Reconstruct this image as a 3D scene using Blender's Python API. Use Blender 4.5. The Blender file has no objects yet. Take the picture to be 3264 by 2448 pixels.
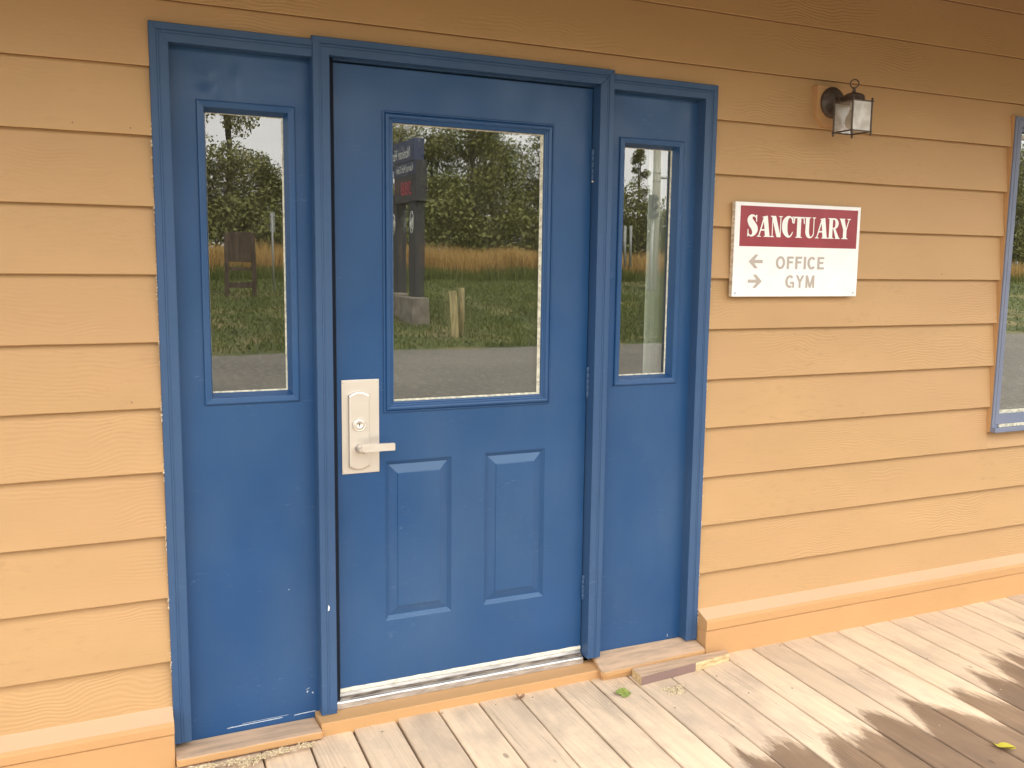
import bpy, bmesh, math, random
from mathutils import Vector, Matrix
from mathutils import noise as mnoise
random.seed(7)
R = math.radians
sc = bpy.context.scene
col = sc.collection

# ------------------------------------------------------------ camera
cam_d = bpy.data.cameras.new('camera'); cam = bpy.data.objects.new('camera', cam_d); col.objects.link(cam)
yaw, pitch, roll = 0.43010125, -0.12845752, 0.01253342
fwd = Vector((math.sin(yaw)*math.cos(pitch), math.cos(yaw)*math.cos(pitch), math.sin(pitch)))
rt = Vector((math.cos(yaw), -math.sin(yaw), 0)); up = rt.cross(fwd)
r2 = rt*math.cos(roll) + up*math.sin(roll); u2 = -rt*math.sin(roll) + up*math.cos(roll)
M = Matrix((r2, u2, -fwd)).transposed().to_4x4(); M.translation = Vector((0, -2.8278, 1.495))
cam.matrix_world = M
cam_d.sensor_width = 36; cam_d.lens = 2940.34/3264*36
cam_d.clip_start = 0.05; cam_d.clip_end = 2000
sc.camera = cam

# ------------------------------------------------------------ sky, sun, exposure
SUN_EL, SUN_AZ = 48, 25          # azimuth from +y towards +x: the sun stands behind the building
w = bpy.data.worlds.new('World'); sc.world = w; w.use_nodes = True
nt = w.node_tree; nt.nodes.clear()
wo = nt.nodes.new('ShaderNodeOutputWorld'); bg = nt.nodes.new('ShaderNodeBackground')
sky = nt.nodes.new('ShaderNodeTexSky'); sky.sky_type = 'NISHITA'; sky.sun_disc = False
sky.sun_elevation = R(SUN_EL); sky.sun_rotation = R(SUN_AZ); sky.dust_density = 2.5
tc = nt.nodes.new('ShaderNodeTexCoord'); mp = nt.nodes.new('ShaderNodeMapping'); mp.inputs['Scale'].default_value = (1, 1, 2.6)
cn = nt.nodes.new('ShaderNodeTexNoise'); cn.inputs['Scale'].default_value = 2.3; cn.inputs['Detail'].default_value = 7; cn.inputs['Roughness'].default_value = .55
cr = nt.nodes.new('ShaderNodeValToRGB'); cr.color_ramp.elements[0].position = .30; cr.color_ramp.elements[1].position = .50
cc = nt.nodes.new('ShaderNodeValToRGB'); cc.color_ramp.elements[0].position = .40; cc.color_ramp.elements[1].position = .75
cc.color_ramp.elements[0].color = (11.0, 10.7, 10.2, 1); cc.color_ramp.elements[1].color = (7.3, 7.3, 7.4, 1)
mx = nt.nodes.new('ShaderNodeMix'); mx.data_type = 'RGBA'
nt.links.new(tc.outputs['Generated'], mp.inputs['Vector']); nt.links.new(mp.outputs[0], cn.inputs['Vector'])
nt.links.new(cn.outputs['Fac'], cr.inputs[0]); nt.links.new(cn.outputs['Fac'], cc.inputs[0])
nt.links.new(cr.outputs[0], mx.inputs[0]); nt.links.new(sky.outputs[0], mx.inputs[6]); nt.links.new(cc.outputs[0], mx.inputs[7])
sxz = nt.nodes.new('ShaderNodeSeparateXYZ'); nt.links.new(tc.outputs['Generated'], sxz.inputs[0])
zr_ = nt.nodes.new('ShaderNodeMapRange'); zr_.inputs['From Min'].default_value = 0; zr_.inputs['From Max'].default_value = 1; zr_.inputs['To Min'].default_value = .75; zr_.inputs['To Max'].default_value = 1.6
nt.links.new(sxz.outputs['Z'], zr_.inputs[0])
vm = nt.nodes.new('ShaderNodeVectorMath'); vm.operation = 'SCALE'; nt.links.new(mx.outputs[2], vm.inputs[0]); nt.links.new(zr_.outputs[0], vm.inputs['Scale'])
nt.links.new(vm.outputs[0], bg.inputs[0]); bg.inputs[1].default_value = 0.11
nt.links.new(bg.outputs[0], wo.inputs[0])

sd = bpy.data.lights.new('sun', 'SUN'); sd.energy = 1.1; sd.angle = R(2.0); sd.color = (1, .94, .84)
so = bpy.data.objects.new('sun', sd); col.objects.link(so)
sdir = Vector((math.sin(R(SUN_AZ))*math.cos(R(SUN_EL)), math.cos(R(SUN_AZ))*math.cos(R(SUN_EL)), math.sin(R(SUN_EL))))
so.rotation_euler = sdir.to_track_quat('Z', 'Y').to_euler(); so.location = (0, 6, 12)

sc.view_settings.view_transform = 'Standard'; sc.view_settings.look = 'None'
sc.view_settings.exposure = 1.82; sc.view_settings.gamma = 1; sc.view_settings.use_curve_mapping = False
sc.cycles.max_bounces = 8; sc.cycles.diffuse_bounces = 4; sc.cycles.glossy_bounces = 4; sc.cycles.transparent_max_bounces = 12

# ------------------------------------------------------------ node material helper
class Mat:
    def __init__(s, name, base=(.5, .5, .5), rough=.5, metal=0, spec=.5):
        s.m = bpy.data.materials.new(name); s.m.use_nodes = True
        s.t = s.m.node_tree; s.b = s.t.nodes['Principled BSDF']
        s.b.inputs['Base Color'].default_value = (*base, 1); s.b.inputs['Roughness'].default_value = rough
        s.b.inputs['Metallic'].default_value = metal; s.b.inputs['Specular IOR Level'].default_value = spec
    def n(s, ty, **k):
        x = s.t.nodes.new(ty)
        for a, b in k.items():
            if a in x.inputs: x.inputs[a].default_value = b
            else: setattr(x, a, b)
        return x
    def l(s, a, b): s.t.links.new(a, b)
    def pos(s, scale=(1, 1, 1), rnd=0, loc=(0, 0, 0)):
        g = s.n('ShaderNodeNewGeometry'); m = s.n('ShaderNodeMapping'); m.inputs['Scale'].default_value = scale; m.inputs['Location'].default_value = loc
        if rnd:
            o = s.n('ShaderNodeObjectInfo'); v = s.n('ShaderNodeVectorMath', operation='MULTIPLY_ADD')
            c = s.n('ShaderNodeCombineXYZ'); mm = s.n('ShaderNodeMath', operation='MULTIPLY'); mm.inputs[1].default_value = rnd
            s.l(o.outputs['Random'], mm.inputs[0]); s.l(mm.outputs[0], c.inputs[0]); s.l(mm.outputs[0], c.inputs[1]); s.l(mm.outputs[0], c.inputs[2])
            a = s.n('ShaderNodeVectorMath', operation='ADD'); s.l(g.outputs['Position'], a.inputs[0]); s.l(c.outputs[0], a.inputs[1])
            s.l(a.outputs[0], m.inputs['Vector'])
        else: s.l(g.outputs['Position'], m.inputs['Vector'])
        return m.outputs[0]
    def noise(s, vec, scale=5, detail=4, rough=.5, dist=0):
        x = s.n('ShaderNodeTexNoise'); x.inputs['Scale'].default_value = scale; x.inputs['Detail'].default_value = detail
        x.inputs['Roughness'].default_value = rough; x.inputs['Distortion'].default_value = dist; s.l(vec, x.inputs['Vector']); return x.outputs['Fac']
    def ramp(s, f, stops):
        x = s.n('ShaderNodeValToRGB'); e = x.color_ramp.elements
        while len(e) < len(stops): e.new(.5)
        for q, (p, c) in zip(e, stops): q.position = p; q.color = c if len(c) == 4 else (*c, 1)
        s.l(f, x.inputs[0]); return x.outputs[0]
    def mix(s, f, a, b, mode='MIX'):
        x = s.n('ShaderNodeMix', data_type='RGBA', blend_type=mode)
        for v, i in ((f, 0), (a, 6), (b, 7)):
            if hasattr(v, 'links'): s.l(v, x.inputs[i])
            else: x.inputs[i].default_value = v if not isinstance(v, tuple) or len(v) == 4 else (*v, 1)
        return x.outputs[2]
    def math(s, op, a, b=None, c=None, clamp=False):
        x = s.n('ShaderNodeMath', operation=op); x.use_clamp = clamp
        for i, v in enumerate((a, b, c)):
            if v is None: continue
            if hasattr(v, 'links'): s.l(v, x.inputs[i])
            else: x.inputs[i].default_value = v
        return x.outputs[0]
    def base(s, o): s.l(o, s.b.inputs['Base Color'])
    def rough(s, o): s.l(o, s.b.inputs['Roughness'])
    def bump(s, h, strength=.3, dist=.002):
        x = s.n('ShaderNodeBump'); x.inputs['Strength'].default_value = strength; x.inputs['Distance'].default_value = dist
        s.l(h, x.inputs['Height']); s.l(x.outputs[0], s.b.inputs['Normal'])
        return x

def g3(v): return (v, v, v)
def siding_mat(name, base, grain=1.0, dirt=.5):
    m = Mat(name, base, .6, spec=.35)
    p = m.pos((2.2, 1, 1), rnd=37)
    big = m.noise(m.pos((1.1, 1, 3), rnd=11), 1.6, 4)
    c = m.mix(m.ramp(big, [(.3, g3(0)), (.7, g3(1))]), tuple(x*.93 for x in base), tuple(min(1, x*1.06) for x in base))
    # mildew / dirt flecks lying along the board
    d = m.noise(m.pos((5, 1, 16), rnd=23), 3, 8, .72)
    dm = m.noise(m.pos((1, 1, 1), rnd=5), 2.2, 3)
    dd = m.math('MULTIPLY', m.ramp(d, [(.54, g3(0)), (.70, g3(1))]), m.ramp(dm, [(.45, g3(0)), (.62, g3(1))]))
    c = m.mix(m.math('MULTIPLY', dd, dirt), c, tuple(x*.62 for x in base))
    oi_ = m.n('ShaderNodeObjectInfo')
    c = m.mix(m.ramp(oi_.outputs['Random'], [(0, g3(0)), (1, g3(.55))]), c, tuple(b*k for b, k in zip(base, (.92, .905, .90))))
    c = m.mix(m.ramp(m.noise(m.pos((.7, 1, 2.2), rnd=91), 1.3, 5, .6), [(.46, g3(0)), (.66, g3(.6))]), c, tuple(b*k for b, k in zip(base, (1.0, .96, 1.02))))
    m.base(c)
    # embossed cedar grain: cathedral figure made of strongly distorted bands, fine fibres along the board
    wv = m.n('ShaderNodeTexWave', wave_type='BANDS', bands_direction='Z', wave_profile='SIN')
    wv.inputs['Scale'].default_value = 26; wv.inputs['Distortion'].default_value = 22; wv.inputs['Detail'].default_value = 1.0
    wv.inputs['Detail Scale'].default_value = .22; m.l(m.pos((1.0, 1, 1), rnd=37), wv.inputs['Vector'])
    patch = m.ramp(m.noise(m.pos((1.3, 1, 4), rnd=71), 1.7, 2), [(.50, g3(0)), (.66, g3(1))])
    fine = m.noise(m.pos((14, 1, 190), rnd=3), 1, 5, .6)
    rough = m.noise(m.pos((60, 60, 90), rnd=3), 1, 3, .6)
    h = m.math('ADD', m.math('MULTIPLY', m.math('MULTIPLY', wv.outputs['Fac'], patch), .55*grain), m.math('MULTIPLY', fine, .5*grain))
    h = m.math('ADD', h, m.math('MULTIPLY', rough, .25))
    m.bump(h, .70, .0017)
    return m.m

def blue_mat(name, base, rough=.38, grain=False):
    m = Mat(name, base, rough, spec=.42)
    n1 = m.noise(m.pos(), 2.2, 5)
    c = m.mix(m.ramp(n1, [(.3, g3(0)), (.7, g3(1))]), tuple(x*.92 for x in base), tuple(x*1.08 for x in base))
    # chalky scuffs, denser towards nothing in particular
    c = m.mix(m.ramp(m.noise(m.pos((1, 1, .6)), 1.6, 7, .62), [(.42, g3(0)), (.72, g3(.38))]), c, (.075, .13, .215))
    sc_ = m.noise(m.pos((30, 30, 90)), 1, 6, .7); ms = m.noise(m.pos(), 5, 3)
    f = m.math('MULTIPLY', m.ramp(sc_, [(.60, g3(0)), (.76, g3(1))]), m.ramp(ms, [(.5, g3(0)), (.7, g3(.5))]))
    c = m.mix(f, c, (.22, .30, .42)); m.base(c)
    m.rough(m.ramp(m.noise(m.pos(), 7, 5), [(.3, g3(rough-.05)), (.7, g3(rough+.12))]))
    if grain: h = m.noise(m.pos((90, 90, 6)), 1, 5, .6)
    else: h = m.noise(m.pos((1, 1, 1)), 160, 3, .5)
    m.bump(h, .22 if grain else .10, .001)
    return m.m

WALL = (.49, .302, .138)
M_ = {}
M_['siding'] = siding_mat('tan_siding_paint', WALL)
M_['raw_edge'] = siding_mat('unpainted_butt_edge', (.23, .13, .06), .3, .3)  # darker tan paints lap shade onto the board undersides
M_['dusty'] = siding_mat('dusty_trim_top', (.60, .41, .25), .4, .35)  # paler tan paints sky light onto the cap's upper face
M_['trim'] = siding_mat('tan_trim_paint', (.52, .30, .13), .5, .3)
m = Mat('worn_sill_wood', (.48, .30, .18), .75, spec=.2)
f = m.noise(m.pos((3, 20, 20), rnd=9), 2, 6, .65)
m.base(m.mix(m.ramp(f, [(.35, g3(0)), (.6, g3(1))]), (.40, .29, .20), (.60, .41, .27))); m.bump(m.noise(m.pos((6, 90, 90)), 1, 4), .4, .002); M_['sill'] = m.m
M_['blue'] = blue_mat('blue_gloss_paint', (.014, .066, .180), .34)
M_['blue_wood'] = blue_mat('blue_trim_paint', (.030, .077, .174), .42, True)
M_['dusty_blue'] = blue_mat('dusty_blue_ledge', (.062, .128, .245), .6)  # paler blue: dust plus sky light painted on up-facing panel faces
M_['blue_faded'] = blue_mat('faded_blue_trim_paint', (.17, .19, .26), .5, True)
m = Mat('dark_gap', (.016, .020, .030), .9, spec=.1); M_['dark'] = m.m
m = Mat('white_vinyl', (.62, .60, .48), .5); m.base(m.ramp(m.noise(m.pos((20, 20, 20)), 3, 5, .7), [(.35, (.33, .31, .24)), (.6, (.68, .66, .52))])); M_['bead'] = m.m
m = Mat('satin_steel', (.76, .70, .62), .42, .85)
m.rough(m.ramp(m.noise(m.pos((8, 8, 300)), 1, 3), [(.3, g3(.38)), (.7, g3(.52))])); M_['steel'] = m.m
m = Mat('threshold_aluminium', (.66, .65, .64), .38, .75)
m.base(m.ramp(m.noise(m.pos((8, 60, 60)), 1.5, 6, .7), [(.35, (.40, .37, .35)), (.60, (.70, .69, .67))])); M_['alu'] = m.m
m = Mat('grimy_seal', (.16, .13, .10), .8); m.base(m.ramp(m.noise(m.pos((20, 90, 90)), 1, 5), [(.4, (.08, .065, .05)), (.7, (.32, .27, .22))])); M_['grime'] = m.m
m = Mat('worn_white_sweep', (.72, .68, .56), .6); m.base(m.ramp(m.noise(m.pos((30, 30, 60)), 2, 6, .7), [(.33, (.35, .28, .20)), (.45, (.74, .70, .58))])); M_['sweep'] = m.m
m = Mat('bronze_metal', (.085, .062, .047), .5, .3); m.base(m.ramp(m.noise(m.pos(), 60, 5), [(.3, (.065, .047, .036)), (.7, (.12, .09, .07))])); M_['bronze'] = m.m
m = Mat('sign_white', (.86, .86, .84), .42); m.base(m.ramp(m.noise(m.pos(), 14, 4), [(.3, (.83, .83, .80)), (.7, (.88, .88, .87))])); M_['white'] = m.m
m = Mat('sign_red', (.36, .040, .050), .38); m.base(m.ramp(m.noise(m.pos(), 9, 4), [(.3, (.27, .028, .042)), (.7, (.34, .040, .055))])); M_['red'] = m.m
m = Mat('sign_letter_white', (.85, .85, .80), .45); M_['ltr'] = m.m
m = Mat('sign_letter_grey', (.46, .40, .34), .5); M_['grey_ltr'] = m.m
m = Mat('ply_edge', (.60, .48, .33), .8); m.base(m.ramp(m.noise(m.pos((30, 30, 120)), 1, 5), [(.35, (.45, .33, .22)), (.6, (.72, .63, .48))])); M_['ply'] = m.m
m = Mat('frosted_seeded_glass', (.72, .70, .64), .25); m.b.inputs['Transmission Weight'].default_value = .25
m.base(m.ramp(m.noise(m.pos(), 25, 3), [(.35, (.55, .52, .45)), (.65, (.80, .79, .76))])); M_['lampglass'] = m.m
m = Mat('fresh_cut_wood', (.62, .46, .24), .7); m.base(m.ramp(m.noise(m.pos((12, 60, 60)), 1.5, 5), [(.35, (.42, .28, .13)), (.6, (.68, .52, .29))])); M_['cut'] = m.m
m = Mat('old_brown_paint', (.22, .14, .12), .8); M_['brown'] = m.m
m = Mat('chipped_primer', (.50, .56, .62), .7); M_['chip'] = m.m
m = Mat('green_leaf', (.13, .22, .035), .5); m.base(m.ramp(m.noise(m.pos(), 90, 3), [(.35, (.20, .27, .05)), (.7, (.34, .40, .12))])); M_['leaf_green'] = m.m
m = Mat('yellow_leaf', (.42, .36, .04), .5); M_['leaf_yellow'] = m.m
m = Mat('brown_leaf', (.26, .15, .09), .7); M_['leaf_brown'] = m.m
m = Mat('dry_debris', (.62, .50, .30), .9); m.base(m.ramp(m.noise(m.pos(), 150, 3), [(.3, (.42, .31, .17)), (.7, (.74, .64, .44))])); M_['debris'] = m.m
m = Mat('nail_head', (.22, .17, .14), .5, .6); M_['nail'] = m.m

# glass: a sealed pane reflects from four faces (about twice one sheet); dark room shows behind
m = Mat('window_glass'); t = m.t; t.nodes.remove(m.b)
out = [n for n in t.nodes if n.type == 'OUTPUT_MATERIAL'][0]
fr = m.n('ShaderNodeFresnel'); fr.inputs['IOR'].default_value = 1.52
fac = m.math('MULTIPLY', fr.outputs[0], 4.6, clamp=True)
tr = m.n('ShaderNodeBsdfTransparent'); tr.inputs[0].default_value = (.86, .90, .87, 1)
gl = m.n('ShaderNodeBsdfGlossy'); gl.inputs['Roughness'].default_value = 0.0; gl.inputs[0].default_value = (1, 1, .97, 1)
bp = m.n('ShaderNodeBump'); bp.inputs['Strength'].default_value = .05; bp.inputs['Distance'].default_value = .002
m.l(m.noise(m.pos(), 5, 1), bp.inputs['Height']); m.l(bp.outputs[0], gl.inputs['Normal'])
ms = m.n('ShaderNodeMixShader'); m.l(fac, ms.inputs[0]); m.l(tr.outputs[0], ms.inputs[1]); m.l(gl.outputs[0], ms.inputs[2]); haze = m.n('ShaderNodeBsdfDiffuse'); haze.inputs[0].default_value = (.62, .58, .50, 1); ms2 = m.n('ShaderNodeMixShader')  # pale diffuse veil laid over the pane as haze, lifting the blacks
m.l(m.ramp(m.noise(m.pos((3, 3, .7)), 4, 5, .6), [(.35, g3(.012)), (.75, g3(.032))]), ms2.inputs[0]); m.l(ms.outputs[0], ms2.inputs[1]); m.l(haze.outputs[0], ms2.inputs[2])
m.l(ms2.outputs[0], out.inputs[0])
M_['glass'] = m.m

# deck boards: bleached softwood, grain along y, rain-wet area out from under the roof
m = Mat('weathered_deck_wood', (.5, .4, .3), .8, spec=.25)
oi = m.n('ShaderNodeObjectInfo')
tone = m.ramp(oi.outputs['Random'], [(0, (.71, .55, .385)), (.35, (.62, .475, .335)), (.6, (.75, .575, .395)), (1, (.68, .525, .37))])
g = m.noise(m.pos((34, 1.4, 34), rnd=19), 1, 7, .62, 1.2)
big = m.noise(m.pos((3, 1.2, 3), rnd=43), 2.2, 6, .6)
c = m.mix(m.ramp(g, [(.30, g3(.42)), (.58, g3(0))]), tone, (.42, .32, .23))
c = m.mix(m.ramp(big, [(.48, g3(0)), (.70, g3(.75))]), c, (.38, .30, .23))
c = m.mix(m.ramp(m.noise(m.pos((60, 2.2, 60), rnd=53), 1, 5, .7), [(.62, g3(0)), (.72, g3(.8))]), c, (.20, .15, .11))
wv = m.n('ShaderNodeTexWave', wave_type='BANDS', bands_direction='X'); wv.inputs['Scale'].default_value = 26; wv.inputs['Distortion'].default_value = 6
wv.inputs['Detail Scale'].default_value = .35; wv.inputs['Detail'].default_value = 1; m.l(m.pos((1, .22, 1), rnd=61), wv.inputs['Vector'])
gp = m.ramp(m.noise(m.pos((4, .8, 1), rnd=77), 1.4, 2), [(.5, g3(0)), (.62, g3(1))])
c = m.mix(m.math('MULTIPLY', m.math('MULTIPLY', wv.outputs['Fac'], gp), .28), c, (.33, .25, .18))
# knots
vo = m.n('ShaderNodeTexVoronoi'); vo.inputs['Scale'].default_value = 3.2; m.l(m.pos((1.7, .9, 0), rnd=13), vo.inputs['Vector'])
kn = m.ramp(vo.outputs['Distance'], [(.03, g3(.7)), (.055, g3(0))])
c = m.mix(m.ramp(m.noise(m.pos((1, .7, 1), rnd=31), 7, 7, .68), [(.50, g3(0)), (.72, g3(.6))]), c, (.44, .35, .27))
c = m.mix(kn, c, (.22, .16, .12))
# wet mask: y below a ragged line
geo = m.n('ShaderNodeNewGeometry'); sx = m.n('ShaderNodeSeparateXYZ'); m.l(geo.outputs['Position'], sx.inputs[0])
xx = m.math('SUBTRACT', m.math('MULTIPLY_ADD', sx.outputs['Y'], -.067, sx.outputs['X']), .7264)
u_ = m.math('SUBTRACT', m.math('FRACT', m.math('DIVIDE', xx, .1465)), .5)          # -0.5..0.5 across the board
rn = oi.outputs['Random']; rn2 = m.math('FRACT', m.math('MULTIPLY', rn, 37.7))
tip = m.math('ABSOLUTE', m.math('ADD', u_, m.math('MULTIPLY', m.math('SUBTRACT', rn2, .5), .7)))
e1 = m.noise(m.pos((10, 2.0, 0), rnd=29), 1, 5, .65); e2 = m.noise(m.pos((70, 5, 0), rnd=29), 1, 4, .6)
edge = m.math('ADD', m.math('MULTIPLY', m.math('SUBTRACT', e1, .5), .42), m.math('MULTIPLY', m.math('SUBTRACT', e2, .5), .12))
edge = m.math('ADD', edge, m.math('MULTIPLY', tip, .26)); edge = m.math('ADD', edge, m.math('MULTIPLY', m.math('SUBTRACT', rn, .5), .10))
edge = m.math('ADD', edge, m.math('MULTIPLY', m.math('MAXIMUM', m.math('SUBTRACT', 2.05, sx.outputs['X']), 0), .22))
edge = m.math('SUBTRACT', edge, m.math('MULTIPLY', m.math('MAXIMUM', m.math('SUBTRACT', sx.outputs['X'], 2.85), 0), .35))
yy = m.math('ADD', sx.outputs['Y'], edge)
wet = m.ramp(m.math('MULTIPLY', yy, -1), [(.600, g3(0)), (.608, g3(.35)), (.640, g3(.5)), (.650, g3(.9)), (.70, g3(1))])
c = m.mix(wet, c, m.mix(1.0, c, (.36, .315, .29), 'MULTIPLY')); m.base(c)
m.rough(m.mix(wet, g3(.82), g3(.52)))
m.bump(m.math('ADD', g, m.math('MULTIPLY', m.math('MULTIPLY', wv.outputs['Fac'], gp), .5)), .5, .002); M_['deck'] = m.m

m = Mat('coarse_asphalt', (.10, .095, .085), .9)
v = m.n('ShaderNodeTexVoronoi'); v.inputs['Scale'].default_value = 16; m.l(m.pos(), v.inputs['Vector'])
nz = m.noise(m.pos(), .5, 6)
c = m.mix(m.ramp(nz, [(.35, g3(0)), (.65, g3(1))]), (.10, .090, .072), (.14, .126, .10))
c = m.mix(m.ramp(m.noise(m.pos(), 10, 6, .75), [(.52, g3(0)), (.64, g3(1))]), c, (.30, .275, .23)); m.base(c); M_['asphalt'] = m.m
m = Mat('lawn_green', (.05, .09, .02), .9)
c = m.mix(m.ramp(m.noise(m.pos(), .35, 6, .6), [(.4, g3(0)), (.62, g3(1))]), (.050, .068, .012), (.095, .112, .025))
c = m.mix(m.ramp(m.noise(m.pos((1, 1, 1), loc=(40, 3, 1)), .6, 5), [(.48, g3(0)), (.62, g3(.8))]), c, (.24, .19, .085)); m.base(c); M_['lawn'] = m.m
def leafy(name, a, b, tw=.35):
    m = Mat(name, a, .6, spec=.3)
    oi = m.n('ShaderNodeNewGeometry')
    c = m.mix(m.ramp(m.noise(m.pos(), .7, 3), [(.35, g3(0)), (.65, g3(1))]), a, b)
    c = m.mix(m.math('MULTIPLY', oi.outputs['Random Per Island'], .6), c, tuple(x*1.5 for x in b)); m.base(c)
    return m.m
M_['grass_green'] = leafy('grass_blades', (.060, .088, .012), (.110, .128, .024))
M_['grass_dry'] = leafy('dry_grass', (.31, .19, .055), (.44, .29, .10))
M_['leaves'] = leafy('tree_leaves', (.105, .118, .032), (.165, .170, .048))
M_['leaves_light'] = leafy('poplar_leaves', (.15, .16, .055), (.23, .225, .085))
m = Mat('bark', (.12, .10, .075), .9); m.base(m.ramp(m.noise(m.pos((6, 6, 1)), 3, 5), [(.35, (.06, .05, .035)), (.7, (.22, .19, .14))])); M_['bark'] = m.m
m = Mat('concrete', (.32, .29, .25), .9); m.base(m.ramp(m.noise(m.pos(), 4, 6), [(.35, (.13, .11, .09)), (.65, (.26, .23, .19))])); M_['concrete'] = m.m
m = Mat('old_post_wood', (.40, .33, .16), .85); m.base(m.ramp(m.noise(m.pos((10, 10, 1.5)), 2, 5), [(.35, (.24, .19, .10)), (.65, (.55, .46, .22))])); M_['post'] = m.m
m = Mat('brown_board_wood', (.075, .05, .032), .85); m.base(m.ramp(m.noise(m.pos((6, 6, 1)), 2, 5), [(.35, (.05, .034, .022)), (.65, (.11, .075, .05))])); M_['board'] = m.m
m = Mat('navy_panel', (.035, .050, .105), .5); M_['navy'] = m.m
m = Mat('dark_pylon', (.040, .038, .040), .7); M_['pylon'] = m.m
m = Mat('pale_pole', (.48, .46, .38), .7); M_['pole'] = m.m
m = Mat('galvanised_post', (.34, .35, .33), .6, .3); M_['galv'] = m.m
m = Mat('black_housing', (.02, .02, .02), .5); M_['black'] = m.m
m = Mat('red_lamp', (.6, .02, .03), .4); m.b.inputs['Emission Color'].default_value = (1, .06, .06, 1); m.b.inputs['Emission Strength'].default_value = 1.6; M_['red_lamp'] = m.m
m = Mat('dim_red_digits', (.10, .01, .02), .5); m.b.inputs['Emission Color'].default_value = (1, .05, .10, 1); m.b.inputs['Emission Strength'].default_value = .22; M_['dim_red'] = m.m
m = Mat('room_wall', (.10, .09, .08), .9); M_['room'] = m.m
m = Mat('interior_white', (.78, .80, .74), .7); M_['iwhite'] = m.m
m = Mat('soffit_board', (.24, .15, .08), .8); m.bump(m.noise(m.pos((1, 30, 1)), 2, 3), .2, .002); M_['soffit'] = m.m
m = Mat('roof_shingle', (.12, .11, .10), .9); m.base(m.ramp(m.noise(m.pos(), 6, 5), [(.35, (.09, .08, .07)), (.65, (.16, .15, .14))])); M_['roof'] = m.m

# ------------------------------------------------------------ geometry helpers
def link(name, me, mat=None, parent=None, kind=None):
    o = bpy.data.objects.new(name, me); col.objects.link(o)
    if mat is not None and len(me.materials) == 0: me.materials.append(M_[mat] if isinstance(mat, str) else mat)
    if parent is not None: o.parent = parent
    if kind: o['kind'] = kind
    return o
def tag(o, label=None, cat=None, group=None, kind=None):
    if label: o['label'] = label
    if cat: o['category'] = cat
    if group: o['group'] = group
    if kind: o['kind'] = kind
    return o
def empty(name, label=None, cat=None, group=None, kind=None, loc=(0, 0, 0)):
    o = bpy.data.objects.new(name, None); o.empty_display_size = .1; col.objects.link(o); o.location = loc
    return tag(o, label, cat, group, kind)
def mesh(name, v, f, mat=None, parent=None, kind=None, smooth=False):
    me = bpy.data.meshes.new(name); me.from_pydata(v, [], f); me.update()
    if smooth:
        for p in me.polygons: p.use_smooth = True
    return link(name, me, mat, parent, kind)
def bm_obj(name, bm, mat, parent=None, kind=None, smooth=False):
    me = bpy.data.meshes.new(name)
    bmesh.ops.recalc_face_normals(bm, faces=bm.faces)
    bm.to_mesh(me); bm.free()
    if smooth:
        for p in me.polygons: p.use_smooth = True
    return link(name, me, mat, parent, kind)
def bbox(bm, x0, x1, y0, y1, z0, z1, bev=0, seg=2, jit=0):
    vs = [bm.verts.new((x, y, z)) for x in (x0, x1) for y in (y0, y1) for z in (z0, z1)]
    fs = [bm.faces.new([vs[i] for i in q]) for q in ((0, 1, 3, 2), (4, 6, 7, 5), (0, 4, 5, 1), (2, 3, 7, 6), (0, 2, 6, 4), (1, 5, 7, 3))]
    if bev:
        es = list({e for f in fs for e in f.edges})
        bmesh.ops.bevel(bm, geom=es, offset=bev, segments=seg, affect='EDGES', profile=.5)
    return vs
def box(name, x0, x1, y0, y1, z0, z1, mat, parent=None, bev=0, kind=None):
    bm = bmesh.new(); bbox(bm, x0, x1, y0, y1, z0, z1, bev); return bm_obj(name, bm, mat, parent, kind)
def poly_prism(name, pts, axis, a0, a1, mat, parent=None, bev=0):
    """pts: 2-D outline; axis 'y' -> (x,z) outline extruded in y; 'x' -> (y,z); 'z' -> (x,y)"""
    bm = bmesh.new()
    def P(p, a): return {'y': (p[0], a, p[1]), 'x': (a, p[0], p[1]), 'z': (p[0], p[1], a)}[axis]
    A = [bm.verts.new(P(p, a0)) for p in pts]; B = [bm.verts.new(P(p, a1)) for p in pts]; n = len(pts)
    bm.faces.new(A); bm.faces.new(B[::-1])
    for i in range(n): bm.faces.new((A[i], B[i], B[(i+1) % n], A[(i+1) % n]))
    if bev: bmesh.ops.bevel(bm, geom=list(bm.edges), offset=bev, segments=2, affect='EDGES')
    return bm_obj(name, bm, mat, parent)
def lathe(name, prof, centre, axis, mat, parent=None, n=32, smooth=True):
    """prof: (radius, along) pairs; axis 'y' means along -y out of the wall, 'z' up"""
    bm = bmesh.new(); rings = []
    for r, a in prof:
        ring = []
        for i in range(n):
            t = 2*math.pi*i/n; c, s_ = r*math.cos(t), r*math.sin(t)
            co = (centre[0]+c, centre[1]-a, centre[2]+s_) if axis == 'y' else (centre[0]+c, centre[1]+s_, centre[2]+a) if axis == 'z' else (centre[0]+a, centre[1]+c, centre[2]+s_)
            ring.append(bm.verts.new(co))
        rings.append(ring)
    for a, b in zip(rings, rings[1:]):
        for i in range(n): bm.faces.new((a[i], a[(i+1) % n], b[(i+1) % n], b[i]))
    if prof[0][0] > 0: bm.faces.new(rings[0])
    if prof[-1][0] > 0: bm.faces.new(rings[-1])
    bmesh.ops.remove_doubles(bm, verts=bm.verts, dist=1e-6)
    return bm_obj(name, bm, mat, parent, smooth=smooth)
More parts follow.
